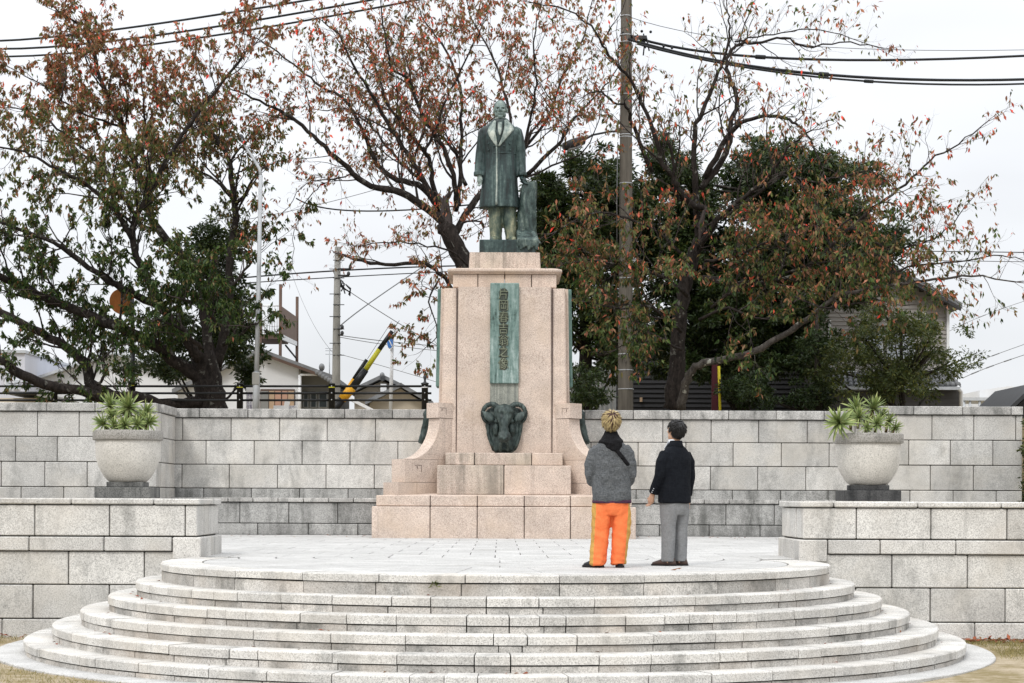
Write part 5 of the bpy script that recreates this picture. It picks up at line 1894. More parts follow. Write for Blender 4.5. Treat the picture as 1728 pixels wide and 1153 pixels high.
g.limb_px(B8((862, 800), (872, 640), (872, 500), (868, 330), (800, 180), (742, 100), (700, 20)), (6, 1.2), YM, (0.3, 1.8), 1, 1.2)
g.limb_px(B8((890, 720), (850, 600), (800, 540), (700, 400), (640, 200), (650, 90)), (5, 1.2), YM, (0.5, 2.4), 1, 1.2)
g.limb_px(B8((820, 950), (870, 870), (960, 740), (1080, 620), (1125, 560)), (9, 6), YM, (0.2, 0.8), 0.8, 0.7)
g.limb_px([(888, 296), (940, 247), (962, 211), (992, 175), (1022, 145), (1045, 110)], (5, 1.1), YM + 0.8, (0, 0.6), 0.9, 1.1)
g.limb_px([(880, 255), (928, 192), (950, 130), (985, 60), (1000, 0)], (4, 1.1), YM + 0.8, (0, 1.4), 1, 1.3)
g.limb_px([(878, 290), (895, 205), (905, 140), (900, 70), (915, 0)], (4, 1.1), YM + 0.6, (0, -1.4), 1, 1.3)
g.limb_px([(885, 300), (945, 275), (990, 250), (1010, 205)], (3, 1.0), YM + 0.8, (0, -1), 0.9, 1.2)
g.limb_px([(870, 250), (850, 150), (830, 90), (800, 40), (780, -20)], (4, 1.1), YM + 0.6, (0, 2), 1.05, 1.4)
g.limb_px([(800, 545), (765, 490), (740, 460), (715, 445), (652, 447), (597, 438)], (6, 3.5), YM, (-0.3, -1.2), 0.5, 0.6, 0.1)
g.limb_px([(800, 460), (770, 430), (720, 415), (660, 408), (600, 415)], (3, 1.0), YM, (-0.3, -1.8), 0.9, 1.3)
g.limb_px([(742, 470), (725, 510), (738, 560), (715, 590)], (2.5, 0.8), YM - 1, (0, -0.4), 2.2, 2.2)
g.limb_px(B8((470, 680), (400, 690), (330, 720), (265, 790), (225, 900), (215, 1040)), (2.0, 0.6), YM - 0.8, (0, -0.8), 0.45, 1.3)
g.limb_px(B8((400, 690), (310, 700), (250, 730), (180, 830), (110, 900)), (1.6, 0.5), YM - 0.9, (0, -0.8), 0.45, 1.3)
nl = g.finish(t, M['bark'], M['cherry_leaf'])
print('leaves mid', nl)

# right cherry tree
def tint_right(p, r):
    h = (p[2] - 4.6) / 4.5
    t = 0.22 + 0.26 * max(-0.5, min(1, h)) + 0.10 * max(0, (p[0] - 7) / 4) + gauss(r, 0.20)
    if r.random() < 0.08 + 0.12 * max(0, min(1, (p[0] - 7.5) / 3)): t += 0.32
    return t
YR = 40.8
t = empty('cherry_tree', P(1142, 690, YR), 'spreading cherry tree at right with a lichen covered low bough and red and olive leaves', 'tree')
t.location.z = UG
def leafy_right(p):
    # thin at the top and the outer right, dense in the middle and below
    if p[2] > 8.6: return 0.5
    if p[2] > 7.3: return 0.8
    return 1.0 if p[0] < 9.4 else 0.7
g = Grow(23, 0.122, tint_right, leafy_right, 3.6)
g.limb_px([(1133, 692), (1139, 641), (1150, 520), (1157, 475), (1170, 430), (1179, 407)], (20, 13), YR, (0, 0), 0.9, 0.4, 0.4)
g.limb_px([(1179, 410), (1175, 339), (1171, 279), (1172, 219), (1187, 187), (1207, 132), (1223, 100), (1231, 52), (1228, 22)], (9, 1.6), YR, (0, -0.8), 0.7, 0.9)
g.limb_px([(1150, 692), (1157, 647), (1172, 620), (1211, 608), (1271, 593), (1331, 562), (1361, 538), (1400, 508), (1422, 495), (1481, 486), (1529, 480), (1578, 473), (1641, 466), (1714, 476)], (11, 1.5), YR - 0.6, (0, -2.6), 0.9, 0.9, 0.5, lichen=True)
g.limb_px([(1185, 350), (1165, 342), (1147, 325), (1135, 299), (1115, 271), (1107, 239), (1083, 172), (1067, 140), (1040, 108), (1016, 76), (996, 44), (960, 18), (900, 5)], (8, 1.3), YR, (-0.2, -2.4), 1.0, 1.2)
g.limb_px([(1100, 290), (1080, 239), (1064, 200), (1058, 180), (1035, 172), (1015, 155), (990, 160)], (5.5, 1.3), YR, (0.5, -1.5), 1.0, 1.2)
g.limb_px(C8((810, 800), (880, 700), (930, 600), (930, 530), (962, 430), (930, 330), (920, 250), (960, 190), (1040, 180), (1160, 160), (1253, 200), (1400, 180), (1560, 200)), (8, 1.2), YR, (0, 1.2), 0.75, 1.0)
g.limb_px([(1190, 300), (1227, 235), (1251, 207), (1291, 195), (1323, 200), (1350, 215), (1374, 247), (1390, 290)], (7, 1.3), YR, (0, -1.6), 0.9, 1.2)
g.limb_px([(1180, 420), (1211, 371), (1259, 331), (1307, 287), (1330, 250), (1370, 220)], (8, 1.6), YR, (-0.1, -2.4), 1.0, 1.2)
g.limb_px([(1185, 470), (1240, 480), (1300, 478), (1354, 461), (1388, 427), (1437, 383), (1481, 344), (1529, 310), (1568, 271), (1617, 242), (1665, 206)], (8, 1.0), YR, (-0.2, -1.5), 0.95, 1.2)
g.limb_px([(1437, 385), (1500, 420), (1549, 412), (1597, 388), (1641, 335)], (3.5, 0.9), YR - 1.2, (0, -0.8), 0.6, 1.2)
g.limb_px([(1470, 470), (1520, 455), (1568, 446), (1631, 442), (1690, 432), (1740, 440)], (3, 0.9), YR - 2, (0, -0.5), 0.8, 1.3)
g.limb_px([(1220, 370), (1286, 320), (1320, 297), (1388, 310), (1430, 335)], (4, 1.2), YR - 0.8, (0, -1.6), 1.0, 1.3)
g.limb_px([(1161, 340), (1140, 330), (1136, 282), (1129, 242)], (4.5, 3), YR, (-0.4, -0.8), 0.3, 0.4)
g.limb_px([(1160, 500), (1120, 470), (1060, 450), (1000, 440), (950, 445)], (5, 1.2), YR, (-0.5, -2.6), 1.3, 1.8)
g.limb_px([(1150, 560), (1100, 520), (1050, 520), (990, 510)], (4, 1.2), YR, (-0.5, -2.6), 1.3, 1.9)
g.limb_px([(1170, 450), (1120, 400), (1060, 370), (1000, 360), (940, 390)], (4.5, 1.2), YR, (-0.4, -2.0), 1.2, 1.7)
g.limb_px([(1150, 590), (1110, 570), (1075, 575), (1040, 590)], (3.5, 1.0), YR, (-0.8, -2.2), 1.5, 2.0)
g.limb_px([(1180, 540), (1230, 520), (1290, 540), (1340, 510)], (4, 1.1), YR, (-0.5, -2.2), 1.3, 1.8)
g.limb_px([(1190, 440), (1250, 430), (1310, 400), (1370, 380)], (4, 1.1), YR, (-0.4, -2.4), 1.2, 1.7)
g.limb_px([(1200, 520), (1260, 480), (1330, 460), (1400, 440), (1450, 450)], (4, 1.1), YR, (-0.4, -2.0), 1.2, 1.7)
g.limb_px([(1400, 400), (1450, 360), (1500, 340), (1540, 370)], (2.5, 0.9), YR - 1.8, (0, -0.8), 1.2, 2.0)
g.limb_px([(1400, 440), (1460, 430), (1510, 440), (1550, 480)], (2.5, 0.9), YR - 2.0, (0, -0.8), 1.3, 2.0)
g.limb_px([(1340, 500), (1400, 520), (1460, 510), (1500, 525)], (2.5, 0.9), YR - 2.2, (0, -0.6), 1.3, 1.8)
g.limb_px([(1380, 300), (1420, 300), (1470, 290), (1530, 330)], (2.5, 0.9), YR - 1.5, (0, -0.8), 1.0, 1.6)
g.limb_px([(1240, 70), (1290, 60), (1350, 50), (1420, 60), (1480, 80)], (2.2, 0.8), YR - 0.6, (0, 0.8), 0.75, 1.4)
nl = g.finish(t, M['bark'], M['cherry_leaf'])
print('leaves right', nl)


# evergreens: leafy clumps carried by limbs
def evergreen(name, label, group, base, clumps, trunk_pts, tr, Y, seed, mat, L, dens, tmean, wl=0.42, limbs=True, bark='bark_dark'):
    r = random.Random(seed)
    rn = np.random.default_rng(seed)
    root = empty(name, P(base[0], base[1], Y), label, 'tree', group)
    root.location.z = UG
    mb = MB()
    pts = [P(x, y, Y) for x, y in trunk_pts]
    s = Y / F
    mb.tube(pts, [tr[0] * s + (tr[1] - tr[0]) * s * i / (len(pts) - 1) for i in range(len(pts))], 9)
    Ps, As, Ns, Ls, Ws, Ts = [], [], [], [], [], []
    for (px, py, rad, dy) in clumps:
        c = P(px, py, Y + dy)
        R = rad * s
        if limbs and r.random() < 0.22:
            a = pts[min(range(len(pts)), key=lambda i: (pts[i] - c).length + (2 if pts[i].z > c.z else 0))]
            m = a.lerp(c, 0.5) + Vector((0, 0, -0.15 * R))
            mb.tube([a, m, c + Vector((0, 0, 0.4 * R))], [0.05, 0.03, 0.012], 6)
        # several sprays make up one clump, so that its edge is ragged
        ns = 9
        for q in range(ns):
            d = Vector((r.gauss(0, 1), r.gauss(0, 1), r.gauss(0, 0.8))).normalized()
            sc = c + d * R * r.uniform(0.25, 0.95)
            n = int(dens * R * R / ns * r.uniform(0.6, 1.4))
            if n < 1: continue
            rr = R * r.uniform(0.30, 0.55)
            v = rn.normal(size=(n, 3)); v /= np.linalg.norm(v, axis=1, keepdims=True)
            v *= (rn.random((n, 1)) ** 0.5) * rr * np.array([1.15, 1.15, 0.62])
            Ps.append(v + np.array(sc))
            out = v + np.array(d) * rr * 0.6
            As.append(out + rn.normal(size=(n, 3)) * 0.5 * rr + np.array([0, 0, -0.15 * rr]))
            Ns.append(rn.normal(size=(n, 3)) * 0.6 + np.array([0, -0.1, 0.9]))
            l = L * rn.uniform(0.65, 1.25, n)
            Ls.append(l); Ws.append(l * rn.uniform(wl * 0.8, wl * 1.2, n))
            Ts.append(rn.normal(tmean + r.uniform(-0.12, 0.12), 0.14, n))
    mb.build('trunk', M[bark], root)
    me = leaves_mesh('foliage', np.concatenate(Ps), np.concatenate(As), np.concatenate(Ns), np.concatenate(Ls), np.concatenate(Ws), np.concatenate(Ts))
    link('foliage', me, M[mat], root, kind='stuff')
    print(name, len(me.polygons) // 4)
    return root


def cloud(seed, ellipses, rad, n):
    """clump centres scattered over an outline made of ellipses (x, y, rx, ry)"""
    r = random.Random(seed)
    out = []
    tot = sum(e[2] * e[3] for e in ellipses)
    for (x, y, rx, ry) in ellipses:
        k = max(1, int(n * rx * ry / tot))
        for i in range(k):
            a, q = r.uniform(0, 2 * PI), math.sqrt(r.random())
            out.append((x + math.cos(a) * q * rx, y + math.sin(a) * q * ry, rad * r.uniform(0.7, 1.25), r.uniform(-1.6, 1.6)))
    return out


evergreen('evergreen_tree', 'dense dark evergreen tree behind the left cherry tree beside the lamp post', 'evergreens beyond the wall', (345, 690),
          cloud(31, [(350, 510, 60, 95), (395, 585, 55, 75), (320, 590, 55, 60), (412, 575, 26, 50), (250, 610, 45, 35), (375, 430, 40, 60)], 26, 70), [(345, 700), (350, 600), (355, 500), (365, 420)], (16, 5), 43.5, 31,
          'evergreen_leaf', 0.12, 3200, 0.42)
evergreen('evergreen_tree', 'dark dense evergreen tree right of the statue, filling the gap below the street lamp', 'evergreens beyond the wall', (985, 690),
          cloud(32, [(985, 390, 85, 130), (930, 420, 45, 80), (1020, 310, 55, 45), (925, 330, 30, 40), (1010, 550, 70, 90), (1050, 440, 60, 120)], 32, 125), [(985, 705), (988, 600), (985, 480), (990, 330)], (14, 5), 45.5, 32,
          'evergreen_leaf', 0.13, 2600, 0.42)
evergreen('evergreen_tree', 'wide dark evergreen tree behind the right cherry tree, reaching the house', 'evergreens beyond the wall', (1250, 690),
          cloud(33, [(1230, 430, 120, 120), (1330, 300, 90, 75), (1420, 330, 60, 70), (1470, 420, 50, 60), (1415, 480, 45, 30), (1370, 420, 90, 90), (1200, 560, 110, 80), (1320, 560, 80, 70), (1130, 350, 60, 110), (1430, 440, 55, 70)], 34, 260), [(1250, 705), (1250, 600), (1260, 480), (1300, 330)], (17, 6), 46.0, 33,
          'evergreen_leaf', 0.13, 2600, 0.40)
evergreen('evergreen_tree', 'small loose green tree in front of the grey house with long side sprays', 'evergreens beyond the wall', (1530, 690),
          cloud(34, [(1520, 600, 65, 70), (1470, 610, 60, 70), (1580, 560, 45, 22), (1605, 605, 50, 12), (1560, 630, 55, 30), (1490, 545, 50, 35), (1420, 630, 50, 55), (1540, 665, 55, 22), (1550, 580, 40, 45)], 18, 175), [(1525, 705), (1522, 640), (1520, 560), (1515, 520)], (4, 2), 43.0, 34,
          'bush_leaf', 0.09, 2000, 0.45)
evergreen('shrub', 'dark shrub behind the wall cap next to the concrete pole', None, (985, 690),
          cloud(35, [(975, 655, 40, 35), (1000, 680, 40, 18)], 16, 26), [(985, 705), (985, 660)], (4, 2), 42.0, 35, 'evergreen_leaf', 0.10, 3000, 0.4)
evergreen('ivy_covered_trunk', 'dark ivy covered trunk standing left of the grey house', None, (1380, 690),
          cloud(36, [(1380, 610, 30, 80), (1300, 660, 60, 35), (1250, 670, 40, 22)], 20, 45), [(1380, 705), (1380, 600), (1376, 520)], (7, 4), 43.5, 36, 'evergreen_leaf', 0.10, 3000, 0.3)
evergreen('hedge', 'green hedge at the right end of the wall', None, (1745, 840),
          cloud(37, [(1744, 770, 14, 90), (1746, 860, 14, 50)], 14, 90), [(1785, 900), (1785, 780), (1780, 710)], (2, 1), 35.2, 37, 'bush_leaf', 0.08, 3500, 0.4)
#@@STREET
# ------------------------------------------------------------------ street behind the wall
def seg(a, b, r, n=8, mi=0, mb=None):
    mb = mb or MB()
    return mb.tube([a, b], r, n, mi)


# black railing
rail = empty('railing', P(560, 690, 39.6), 'black three rail fence with round posts along the top of the wall at left', 'fence')
rail.location.z = UG


def railY(px): return 39.2 + (722 - px) * 0.00205


posts = [-40, 92, 222, 405, 560, 717]
for i, px in enumerate(posts):
    Y = railY(px)
    top = P(px, 649 if px > 300 else 646, Y)
    mb = MB()
    r_ = 0.07
    mb.lathe([(r_, UG), (r_, top.z), (r_ * 1.08, top.z + 0.002), (r_ * 1.08, top.z + 0.02), (r_ * 0.5, top.z + 0.03)], top.x, top.y, 16)
    p_ = mb.build('post', M['black_paint'], rail)
    mb = MB()
    mb.lathe([(r_ + 0.003, top.z - 0.075), (r_ + 0.003, top.z - 0.055)], top.x, top.y, 16)
    mb.build('band', M['sign_white' if px == 717 else 'yellow_green'], p_)
    for q in range(3):
        c = P(px, 652 + 11.5 * q, Y)
        mb = MB(); mb.ball((c.x, c.y - r_, c.z), (0.014, 0.008, 0.014), None, 8)
        mb.build('bolt', M['galv'], p_)
    if px == 717:
        mb = MB()
        mb.lathe([(0.085, top.z + 0.0), (0.085, top.z + 0.03), (0.03, top.z + 0.05), (0.022, top.z + 0.09), (0.036, top.z + 0.14), (0.034, top.z + 0.18), (0.012, top.z + 0.20)], top.x, top.y, 14)
        mb.build('finial', M['dark_metal'], p_)
for q in range(3):
    for i in range(len(posts) - 1):
        a, b = P(posts[i], 652 + 11.8 * q, railY(posts[i])), P(posts[i + 1], 652 + 11.8 * q, railY(posts[i + 1]))
        seg(a, b, 0.026, 8).build('rail', M['black_paint'], rail)
    a = P(717, 652 + 11.8 * q, railY(717))
    seg(a, a + Vector((0.14, 0, 0)), 0.026, 8).build('rail', M['black_paint'], rail)

# level crossing arms
YG = 42.5
gate = empty('crossing_gate', P(570, 690, YG), 'raised level crossing arms with black and yellow bands behind the railing', 'crossing gate')
gate.location.z = UG


def bands(pts, rad, cols, Y):
    for i in range(len(pts) - 1):
        a, b = P(*pts[i], Y), P(*pts[i + 1], Y)
        if i == 0: a.z = max(a.z, UG - 0.0)
        seg(a, b, [rad[i][0] * Y / F, rad[i][1] * Y / F], 10).build('arm_band', M[cols[i]], gate)


bands([(556, 702), (577, 674), (595, 655), (617, 624), (640, 590), (662, 559)], [(8, 7), (8, 7.5), (7, 6), (4.6, 4.2), (4.2, 3.8)],
      ['black_paint', 'orange_paint', 'black_paint', 'yellow_green', 'black_paint'], YG)
bands([(552, 698), (577, 672), (597, 640), (619, 607)], [(4, 4), (4, 3.5), (3.4, 3.2)], ['black_paint', 'orange_paint', 'black_paint'], YG + 0.5)
c = P(556, 702, YG)
mb = MB(); mb.box(c.x - 0.2, c.x + 0.2, YG - 0.2, YG + 0.7, UG, UG + 0.35, 0.02)
mb.build('machine_box', M['dark_metal'], gate)
for a, b, Y in (((620, 606), (661, 543), YG + 0.5), ((663, 558), (674, 541), YG)):
    seg(P(*a, Y), P(*b, Y), 0.007, 4).build('stay_wire', M['dark_metal'], gate)

# no-parking sign
YS = 46.0
sg = empty('road_sign', P(658, 690, YS), 'round blue no parking sign on a white pole beside the crossing arms', 'road sign')
sg.location.z = UG
a, b = P(658.5, 690, YS), P(662, 572, YS)
a.z = UG
seg(a, b, 0.045, 10).build('pole', M['white_paint'], sg)
c = P(658.5, 577, YS - 0.08)
R = Matrix.Translation(c) @ Matrix.Rotation(math.radians(-60), 4, 'Z') @ Matrix.Rotation(PI / 2, 4, 'X')


def disc(r, z0, z1, name, mat, parent):
    mb = MB()
    mb.lathe([(r, z0), (r, z1)], 0, 0, 28, smooth=False)
    mb.v = [tuple(R @ Vector(p)) for p in mb.v]
    return mb.build(name, M[mat], parent)


pl = disc(0.19, -0.012, 0.0, 'sign_disc', 'sign_white', sg)
disc(0.165, 0.001, 0.004, 'blue_face', 'blue', pl)
mb = MB(); mb.box(-0.155, 0.155, -0.016, 0.016, 0.005, 0.009, 0, 0, R @ Matrix.Rotation(math.radians(-45), 4, 'Z'))
mb.build('white_bar', M['sign_white'], pl)

# orange backed sign on a pole, in the left tree
YO = 43.0
sg = empty('warning_sign', P(226, 690, YO), 'rusty orange sign disc on a thin grey pole half hidden in the left cherry tree', 'road sign')
sg.location.z = UG
a, b = P(226, 690, YO), P(223, 505, YO); a.z = UG
seg(a, b, 0.05, 10).build('pole', M['dark_metal'], sg)
R = Matrix.Translation(P(206, 509, YO - 0.1)) @ Matrix.Rotation(0.5, 4, 'Z') @ Matrix.Rotation(PI / 2, 4, 'X')
disc(0.30, -0.015, 0.0, 'sign_disc', 'orange_sign', sg)

# grey street lamp, left
YL_ = 39.4
lamp = empty('street_lamp', P(434, 690, YL_), 'thin grey steel lamp post with a bent top beside the left cherry tree', 'street lamp')
lamp.location.z = UG
a = P(432.5, 690, YL_); a.z = UG
mb = MB(); mb.tube([a, P(432.5, 652, YL_), P(433, 628, YL_)], [0.075, 0.075, 0.07], 12); mb.build('lamp_base', M['galv'], lamp)
mb = MB(); mb.tube([P(433, 629, YL_), P(436, 500, YL_), P(440, 296, YL_)], [0.052, 0.048, 0.042], 12); mb.build('pole', M['galv'], lamp)
mb = MB(); mb.tube([P(440, 297, YL_), P(438, 285, YL_), P(424, 262, YL_ + 0.4), P(414, 248, YL_ + 0.9), P(408, 236, YL_ + 1.5)], [0.035, 0.034, 0.03, 0.028, 0.026], 10); mb.build('bent_arm', M['galv'], lamp)
c = P(406, 232, YL_ + 1.7)
mb = MB(); mb.tube([c + Vector((0.05, 0, -0.08)), c + Vector((-0.02, 0.12, 0.02)), c + Vector((-0.08, 0.45, 0.08))], [0.05, 0.08, 0.06], 10, sx=1.0); mb.build('lamp_head', M['dark_metal'], lamp)
c = P(432.5, 640, YL_)
mb = MB(); mb.box(c.x - 0.078, c.x + 0.078, c.y - 0.085, c.y - 0.06, c.z - 0.12, c.z + 0.14, 0.004); mb.build('notice_plate', M['concrete_pale'], lamp)

# sign board with vertical Japanese lettering
YB = 41.8
bd = empty('notice_board', P(427, 690, YB), 'white notice board with vertical coloured lettering behind the railing', 'sign')
bd.location.z = UG
c0, c1 = P(415, 700, YB), P(438.5, 654, YB)
mb = MB(); mb.box(c0.x, c1.x, YB, YB + 0.03, UG, c1.z, 0.003); mb.build('board', M['sign_white'], bd)
for body, px, mat, size in (('こうはいち口', 431.5, 'olive_ink', 0.115), ('口で口くを車', 423.5, 'purple_ink', 0.075), ('は入口えん口', 418.5, 'purple_ink', 0.06)):
    me = text_mesh('\n'.join(body), size, 0.002, 0.95)
    q = P(px, 674, YB)
    me.transform(Matrix.Translation((q.x, YB - 0.004, q.z - 0.05)) @ Matrix.Rotation(PI / 2, 4, 'X'))
    link('lettering', me, M[mat], bd)
nt_ = empty('paper_notice', P(484, 690, YB), 'small white paper notice tilted behind the railing', 'sign')
nt_.location.z = UG
c = P(484, 683, YB)
mb = MB(); mb.box(-0.06, 0.06, -0.005, 0.005, -0.12, 0.12, 0, 0, Matrix.Translation(c) @ Matrix.Rotation(0.18, 4, 'Y')); mb.build('sheet', M['sign_white'], nt_)
c = P(482, 689, YB + 0.1)
mb = MB(); mb.box(c.x - 0.28, c.x + 0.28, c.y - 0.01, c.y + 0.01, UG, c.z + 0.06); mb.build('lower_sheet', M['white_paint'], nt_)
for i in range(5):
    me = text_mesh('でごくで一'[i], 0.07, 0.001); me.transform(Matrix.Translation((c.x + 0.02 + i * 0.05, c.y - 0.013, c.z + 0.02)) @ Matrix.Rotation(PI / 2, 4, 'X')); link('lettering', me, M['purple_ink'], nt_)

# utility poles
YU = 52.0
up = empty('utility_pole', P(568, 690, YU), 'slim grey concrete utility pole standing left of the crossing arms', 'utility pole')
up.location.z = UG
a = P(567, 690, YU); a.z = UG
mb = MB(); mb.tube([a, P(567, 690, YU), P(568, 550, YU), P(570, 417, YU)], [0.13, 0.125, 0.105, 0.085], 14); mb.build('pole', M['concrete_pale'], up)
for k, y in enumerate((440, 455, 470, 497, 515, 535, 556, 580, 600)):
    c = P(568.5, y, YU)
    mb = MB(); mb.tube([c + Vector((-0.20 if k % 2 else -0.1, -0.1, 0)), c + Vector((0.12 if k % 2 else 0.22, -0.1, 0))], 0.012, 6); mb.build('step_bolt', M['dark_metal'], up)
for y, w in ((455, 0.35), (466, 0.30), (556, 0.12), (566, 0.12)):
    c = P(571, y, YU)
    mb = MB(); mb.tube([c + Vector((0, -0.13, 0)), c + Vector((w, -0.13, 0))], 0.025, 6); mb.ball(tuple(c + Vector((w, -0.13, 0.05))), (0.05, 0.05, 0.07), None, 8)
    mb.build('insulator_bracket', M['dark_metal'], up)
mb = MB()
r = random.Random(3)
for i in range(7):
    c = P(574 + i * 1.8, 470 + i * 2, YU)
    mb.tube([c, c + Vector((r.uniform(-.1, .15), 0, -0.12)), c + Vector((r.uniform(-.05, .25), 0, -0.3))], 0.02, 5)
mb.build('cable_bundle', M['cable'], up)

YC_ = 43.6
cp = empty('concrete_pole', P(1055, 690, YC_), 'tall brown grey concrete pole with cable brackets in front of the dark evergreens', 'utility pole')
cp.location.z = UG
a = P(1055.5, 690, YC_); a.z = UG
s = YC_ / F
mb = MB(); mb.tube([a, P(1055.5, 690, YC_), P(1056, 350, YC_), P(1057, 0, YC_), P(1057.5, -110, YC_)], [13.3 * s, 13.2 * s, 11.0 * s, 9.2 * s, 8.6 * s], 22); mb.build('pole', M['concrete'], cp)
for y, rr in ((598, 12.9), (625, 13.0), (657, 13.2), (470, 12), (310, 10.8), (232, 10.4), (228, 10.4), (160, 10.1), (72, 9.9), (60, 9.8), (28, 9.6)):
    c = P(1056, y, YC_)
    mb = MB(); mb.lathe([(rr * s, c.z - 0.012), (rr * s + 0.006, c.z - 0.010), (rr * s + 0.006, c.z + 0.010), (rr * s, c.z + 0.012)], c.x, c.y, 22); mb.build('steel_band', M['galv'], cp)
c = P(1064, 66, YC_)
mb = MB(); mb.tube([c, c + Vector((0.32, -0.1, 0.0))], 0.035, 8); mb.box(c.x + 0.05, c.x + 0.38, c.y - 0.16, c.y - 0.06, c.z - 0.04, c.z + 0.05, 0.01)
mb.build('bracket', M['dark_metal'], cp)
mb = MB()
for i in range(8):
    q = P(1080 + r.uniform(-8, 14), 62 + r.uniform(-8, 12), YC_ - 0.1)
    mb.tube([q, q + Vector((r.uniform(-.15, .15), 0, -r.uniform(.1, .35)))], 0.018, 5)
for px, y in ((1083, 53), (1098, 54), (1120, 78), (1134, 81)):
    mb.ball(tuple(P(px, y, YC_ - 0.1)), (0.035, 0.035, 0.035), None, 8)
mb.build('cable_clamp', M['cable'], cp)
mb = MB(); mb.tube([P(1042.5, 240, YC_ - 0.05), P(1041, 330, YC_ - 0.1), P(1041, 420, YC_ - 0.1)], 0.012, 5); mb.build('down_wire', M['cable_grey'], cp)
lamp = empty('street_lamp', P(968, 242, YC_), 'dark flat lamp head on an arm reaching left from the concrete pole', 'street lamp')
a, b = P(952, 248, YC_ - 0.3), P(984, 237, YC_ - 0.1)
ax = (b - a).normalized()
mb = MB(); mb.tube([a - ax * 0.02, a, a.lerp(b, 0.5), b, b + ax * 0.02], [0.06, 0.10, 0.125, 0.105, 0.05], 12)
mb.v = [(p[0], p[1], p[2]) for p in mb.v]
mb.build('lamp_head', M['dark_metal'], lamp)
mb = MB(); mb.tube([b, P(1000, 228, YC_), P(1030, 222, YC_), P(1050, 222, YC_)], [0.03, 0.026, 0.026, 0.026], 8); mb.build('arm', M['dark_metal'], lamp)
mb = MB(); dn = Vector((0.1, -0.2, -1)).normalized()
mb.tube([a.lerp(b, 0.15) + dn * 0.075, a.lerp(b, 0.85) + dn * 0.085], [0.06, 0.07], 10); mb.build('lamp_glass', M['window_pale'], lamp)

# yellow post and maroon post
yp = empty('marker_post', P(1215, 690, 43.2), 'slim yellow post standing behind the wall in the dark undergrowth', 'post')
yp.location.z = UG
a, b = P(1216, 692, 43.2), P(1213, 618, 43.2); a.z = UG
mb = MB(); mb.tube([a, b], 0.033, 10); mb.build('post', M['yellow'], yp)
mp = empty('boundary_post', P(1206, 690, 44.2), 'dark maroon board standing just left of the yellow post', 'post')
mp.location.z = UG
a, b = P(1201, 692, 44.2), P(1212, 612, 44.2)
mb = MB(); mb.box(a.x, b.x, 44.2, 44.3, UG, b.z, 0.01); mb.build('board', M['maroon'], mp)


# ------------------------------------------------------------------ houses
def wbox(root, name, mat, p0, p1, Y, depth, parent=None, ch=0.0):
    """box whose front shows between two photo pixels at depth Y"""
    a, b = P(*p0, Y), P(*p1, Y)
    mb = MB(); mb.box(a.x, b.x, Y, Y + depth, max(min(a.z, b.z), UG - 0.05), max(a.z, b.z), ch)
    return mb.build(name, M[mat], parent or root)


def wpoly(root, name, mat, pts, Y, depth, parent=None):
    mb = MB(); mb.prism([P(*p, Y) for p in pts], (0, 0, 0), (0, depth, 0))
    return mb.build(name, M[mat], parent or root)


# grey gabled house, right
YH = 50.0
h = empty('house', P(1500, 690, YH), 'two storey grey sided house with a gable roof behind the right trees', 'house')
h.location.z = UG
wall = wpoly(h, 'wall', 'siding_dark', [(1376, 712), (1376, 512), (1462, 436), (1598, 510), (1598, 712)], YH + 0.06, 6.0)
mb = MB()
zt, zb_ = P(1500, 440, YH).z, UG
z = zb_
bh = 0.115
za = P(1462, 436, YH).z; xl, xr = P(1376, 560, YH).x, P(1598, 560, YH).x; xa = P(1462, 436, YH).x
ze = P(1598, 512, YH).z; zel = P(1376, 514, YH).z
while z < za - 0.15:
    zt_ = z + bh
    x0, x1 = xl, xr
    if zt_ > ze: x1 = xr + (xa - xr) * (zt_ - ze) / (za - ze)
    if zt_ > zel: x0 = xl + (xa - xl) * (zt_ - zel) / (za - zel)
    if x1 - x0 > 0.2:
        mb.add([(x0, YH + 0.02, z), (x1, YH + 0.02, z), (x1, YH + 0.05, zt_), (x0, YH + 0.05, zt_), (x0, YH + 0.07, z), (x1, YH + 0.07, z)], [(0, 1, 2, 3), (0, 4, 5, 1), (0, 3, 4), (1, 5, 2)])
    z = zt_
mb.build('siding', M['siding'], h, kind='stuff')


def slope(root, name, mat, p0, p1, th, Y0, Y1, parent=None):
    a, b = P(*p0, Y0), P(*p1, Y0)
    d = Vector((0, Y1 - Y0, 0)); n = Vector((0, 0, th))
    mb = MB()
    mb.add([a, b, b + n, a + n, a + d, b + d, b + n + d, a + n + d], [(0, 1, 2, 3), (4, 7, 6, 5), (0, 4, 5, 1), (3, 2, 6, 7), (0, 3, 7, 4), (1, 5, 6, 2)])
    return mb.build(name, M[mat], parent or root)


slope(h, 'roof', 'roof_tile', (1460, 430), (1624, 520), 0.14, YH - 0.5, YH + 6.3)
slope(h, 'roof', 'roof_tile', (1350, 526), (1463, 431), 0.14, YH - 0.5, YH + 6.3)
slope(h, 'fascia', 'dark_metal', (1462, 436), (1622, 524), 0.10, YH - 0.54, YH - 0.42)
for (x0, y0, x1, y1) in ((1454, 563, 1490, 607), (1497, 563, 1545, 607), (1548, 527, 1562, 540)):
    w = wbox(h, 'window', 'white_paint', (x0, y0), (x1, y1), YH - 0.02, 0.08)
    wbox(h, 'pane', 'window_pale' if x0 < 1540 else 'window', (x0 + 2, y0 + 2), (x1 - 2, y1 - 2), YH - 0.03, 0.03, w)
wbox(h, 'corner_board', 'white_paint', (1598, 520), (1602, 620), YH - 0.03, 0.10)
wbox(h, 'corner_board', 'white_paint', (1398, 540), (1402, 640), YH - 0.03, 0.10)
wbox(h, 'window_hood', 'white_paint', (1420, 624), (1446, 628), YH - 0.25, 0.25)
wbox(h, 'window_hood', 'white_paint', (1570, 624), (1588, 628), YH - 0.25, 0.25)
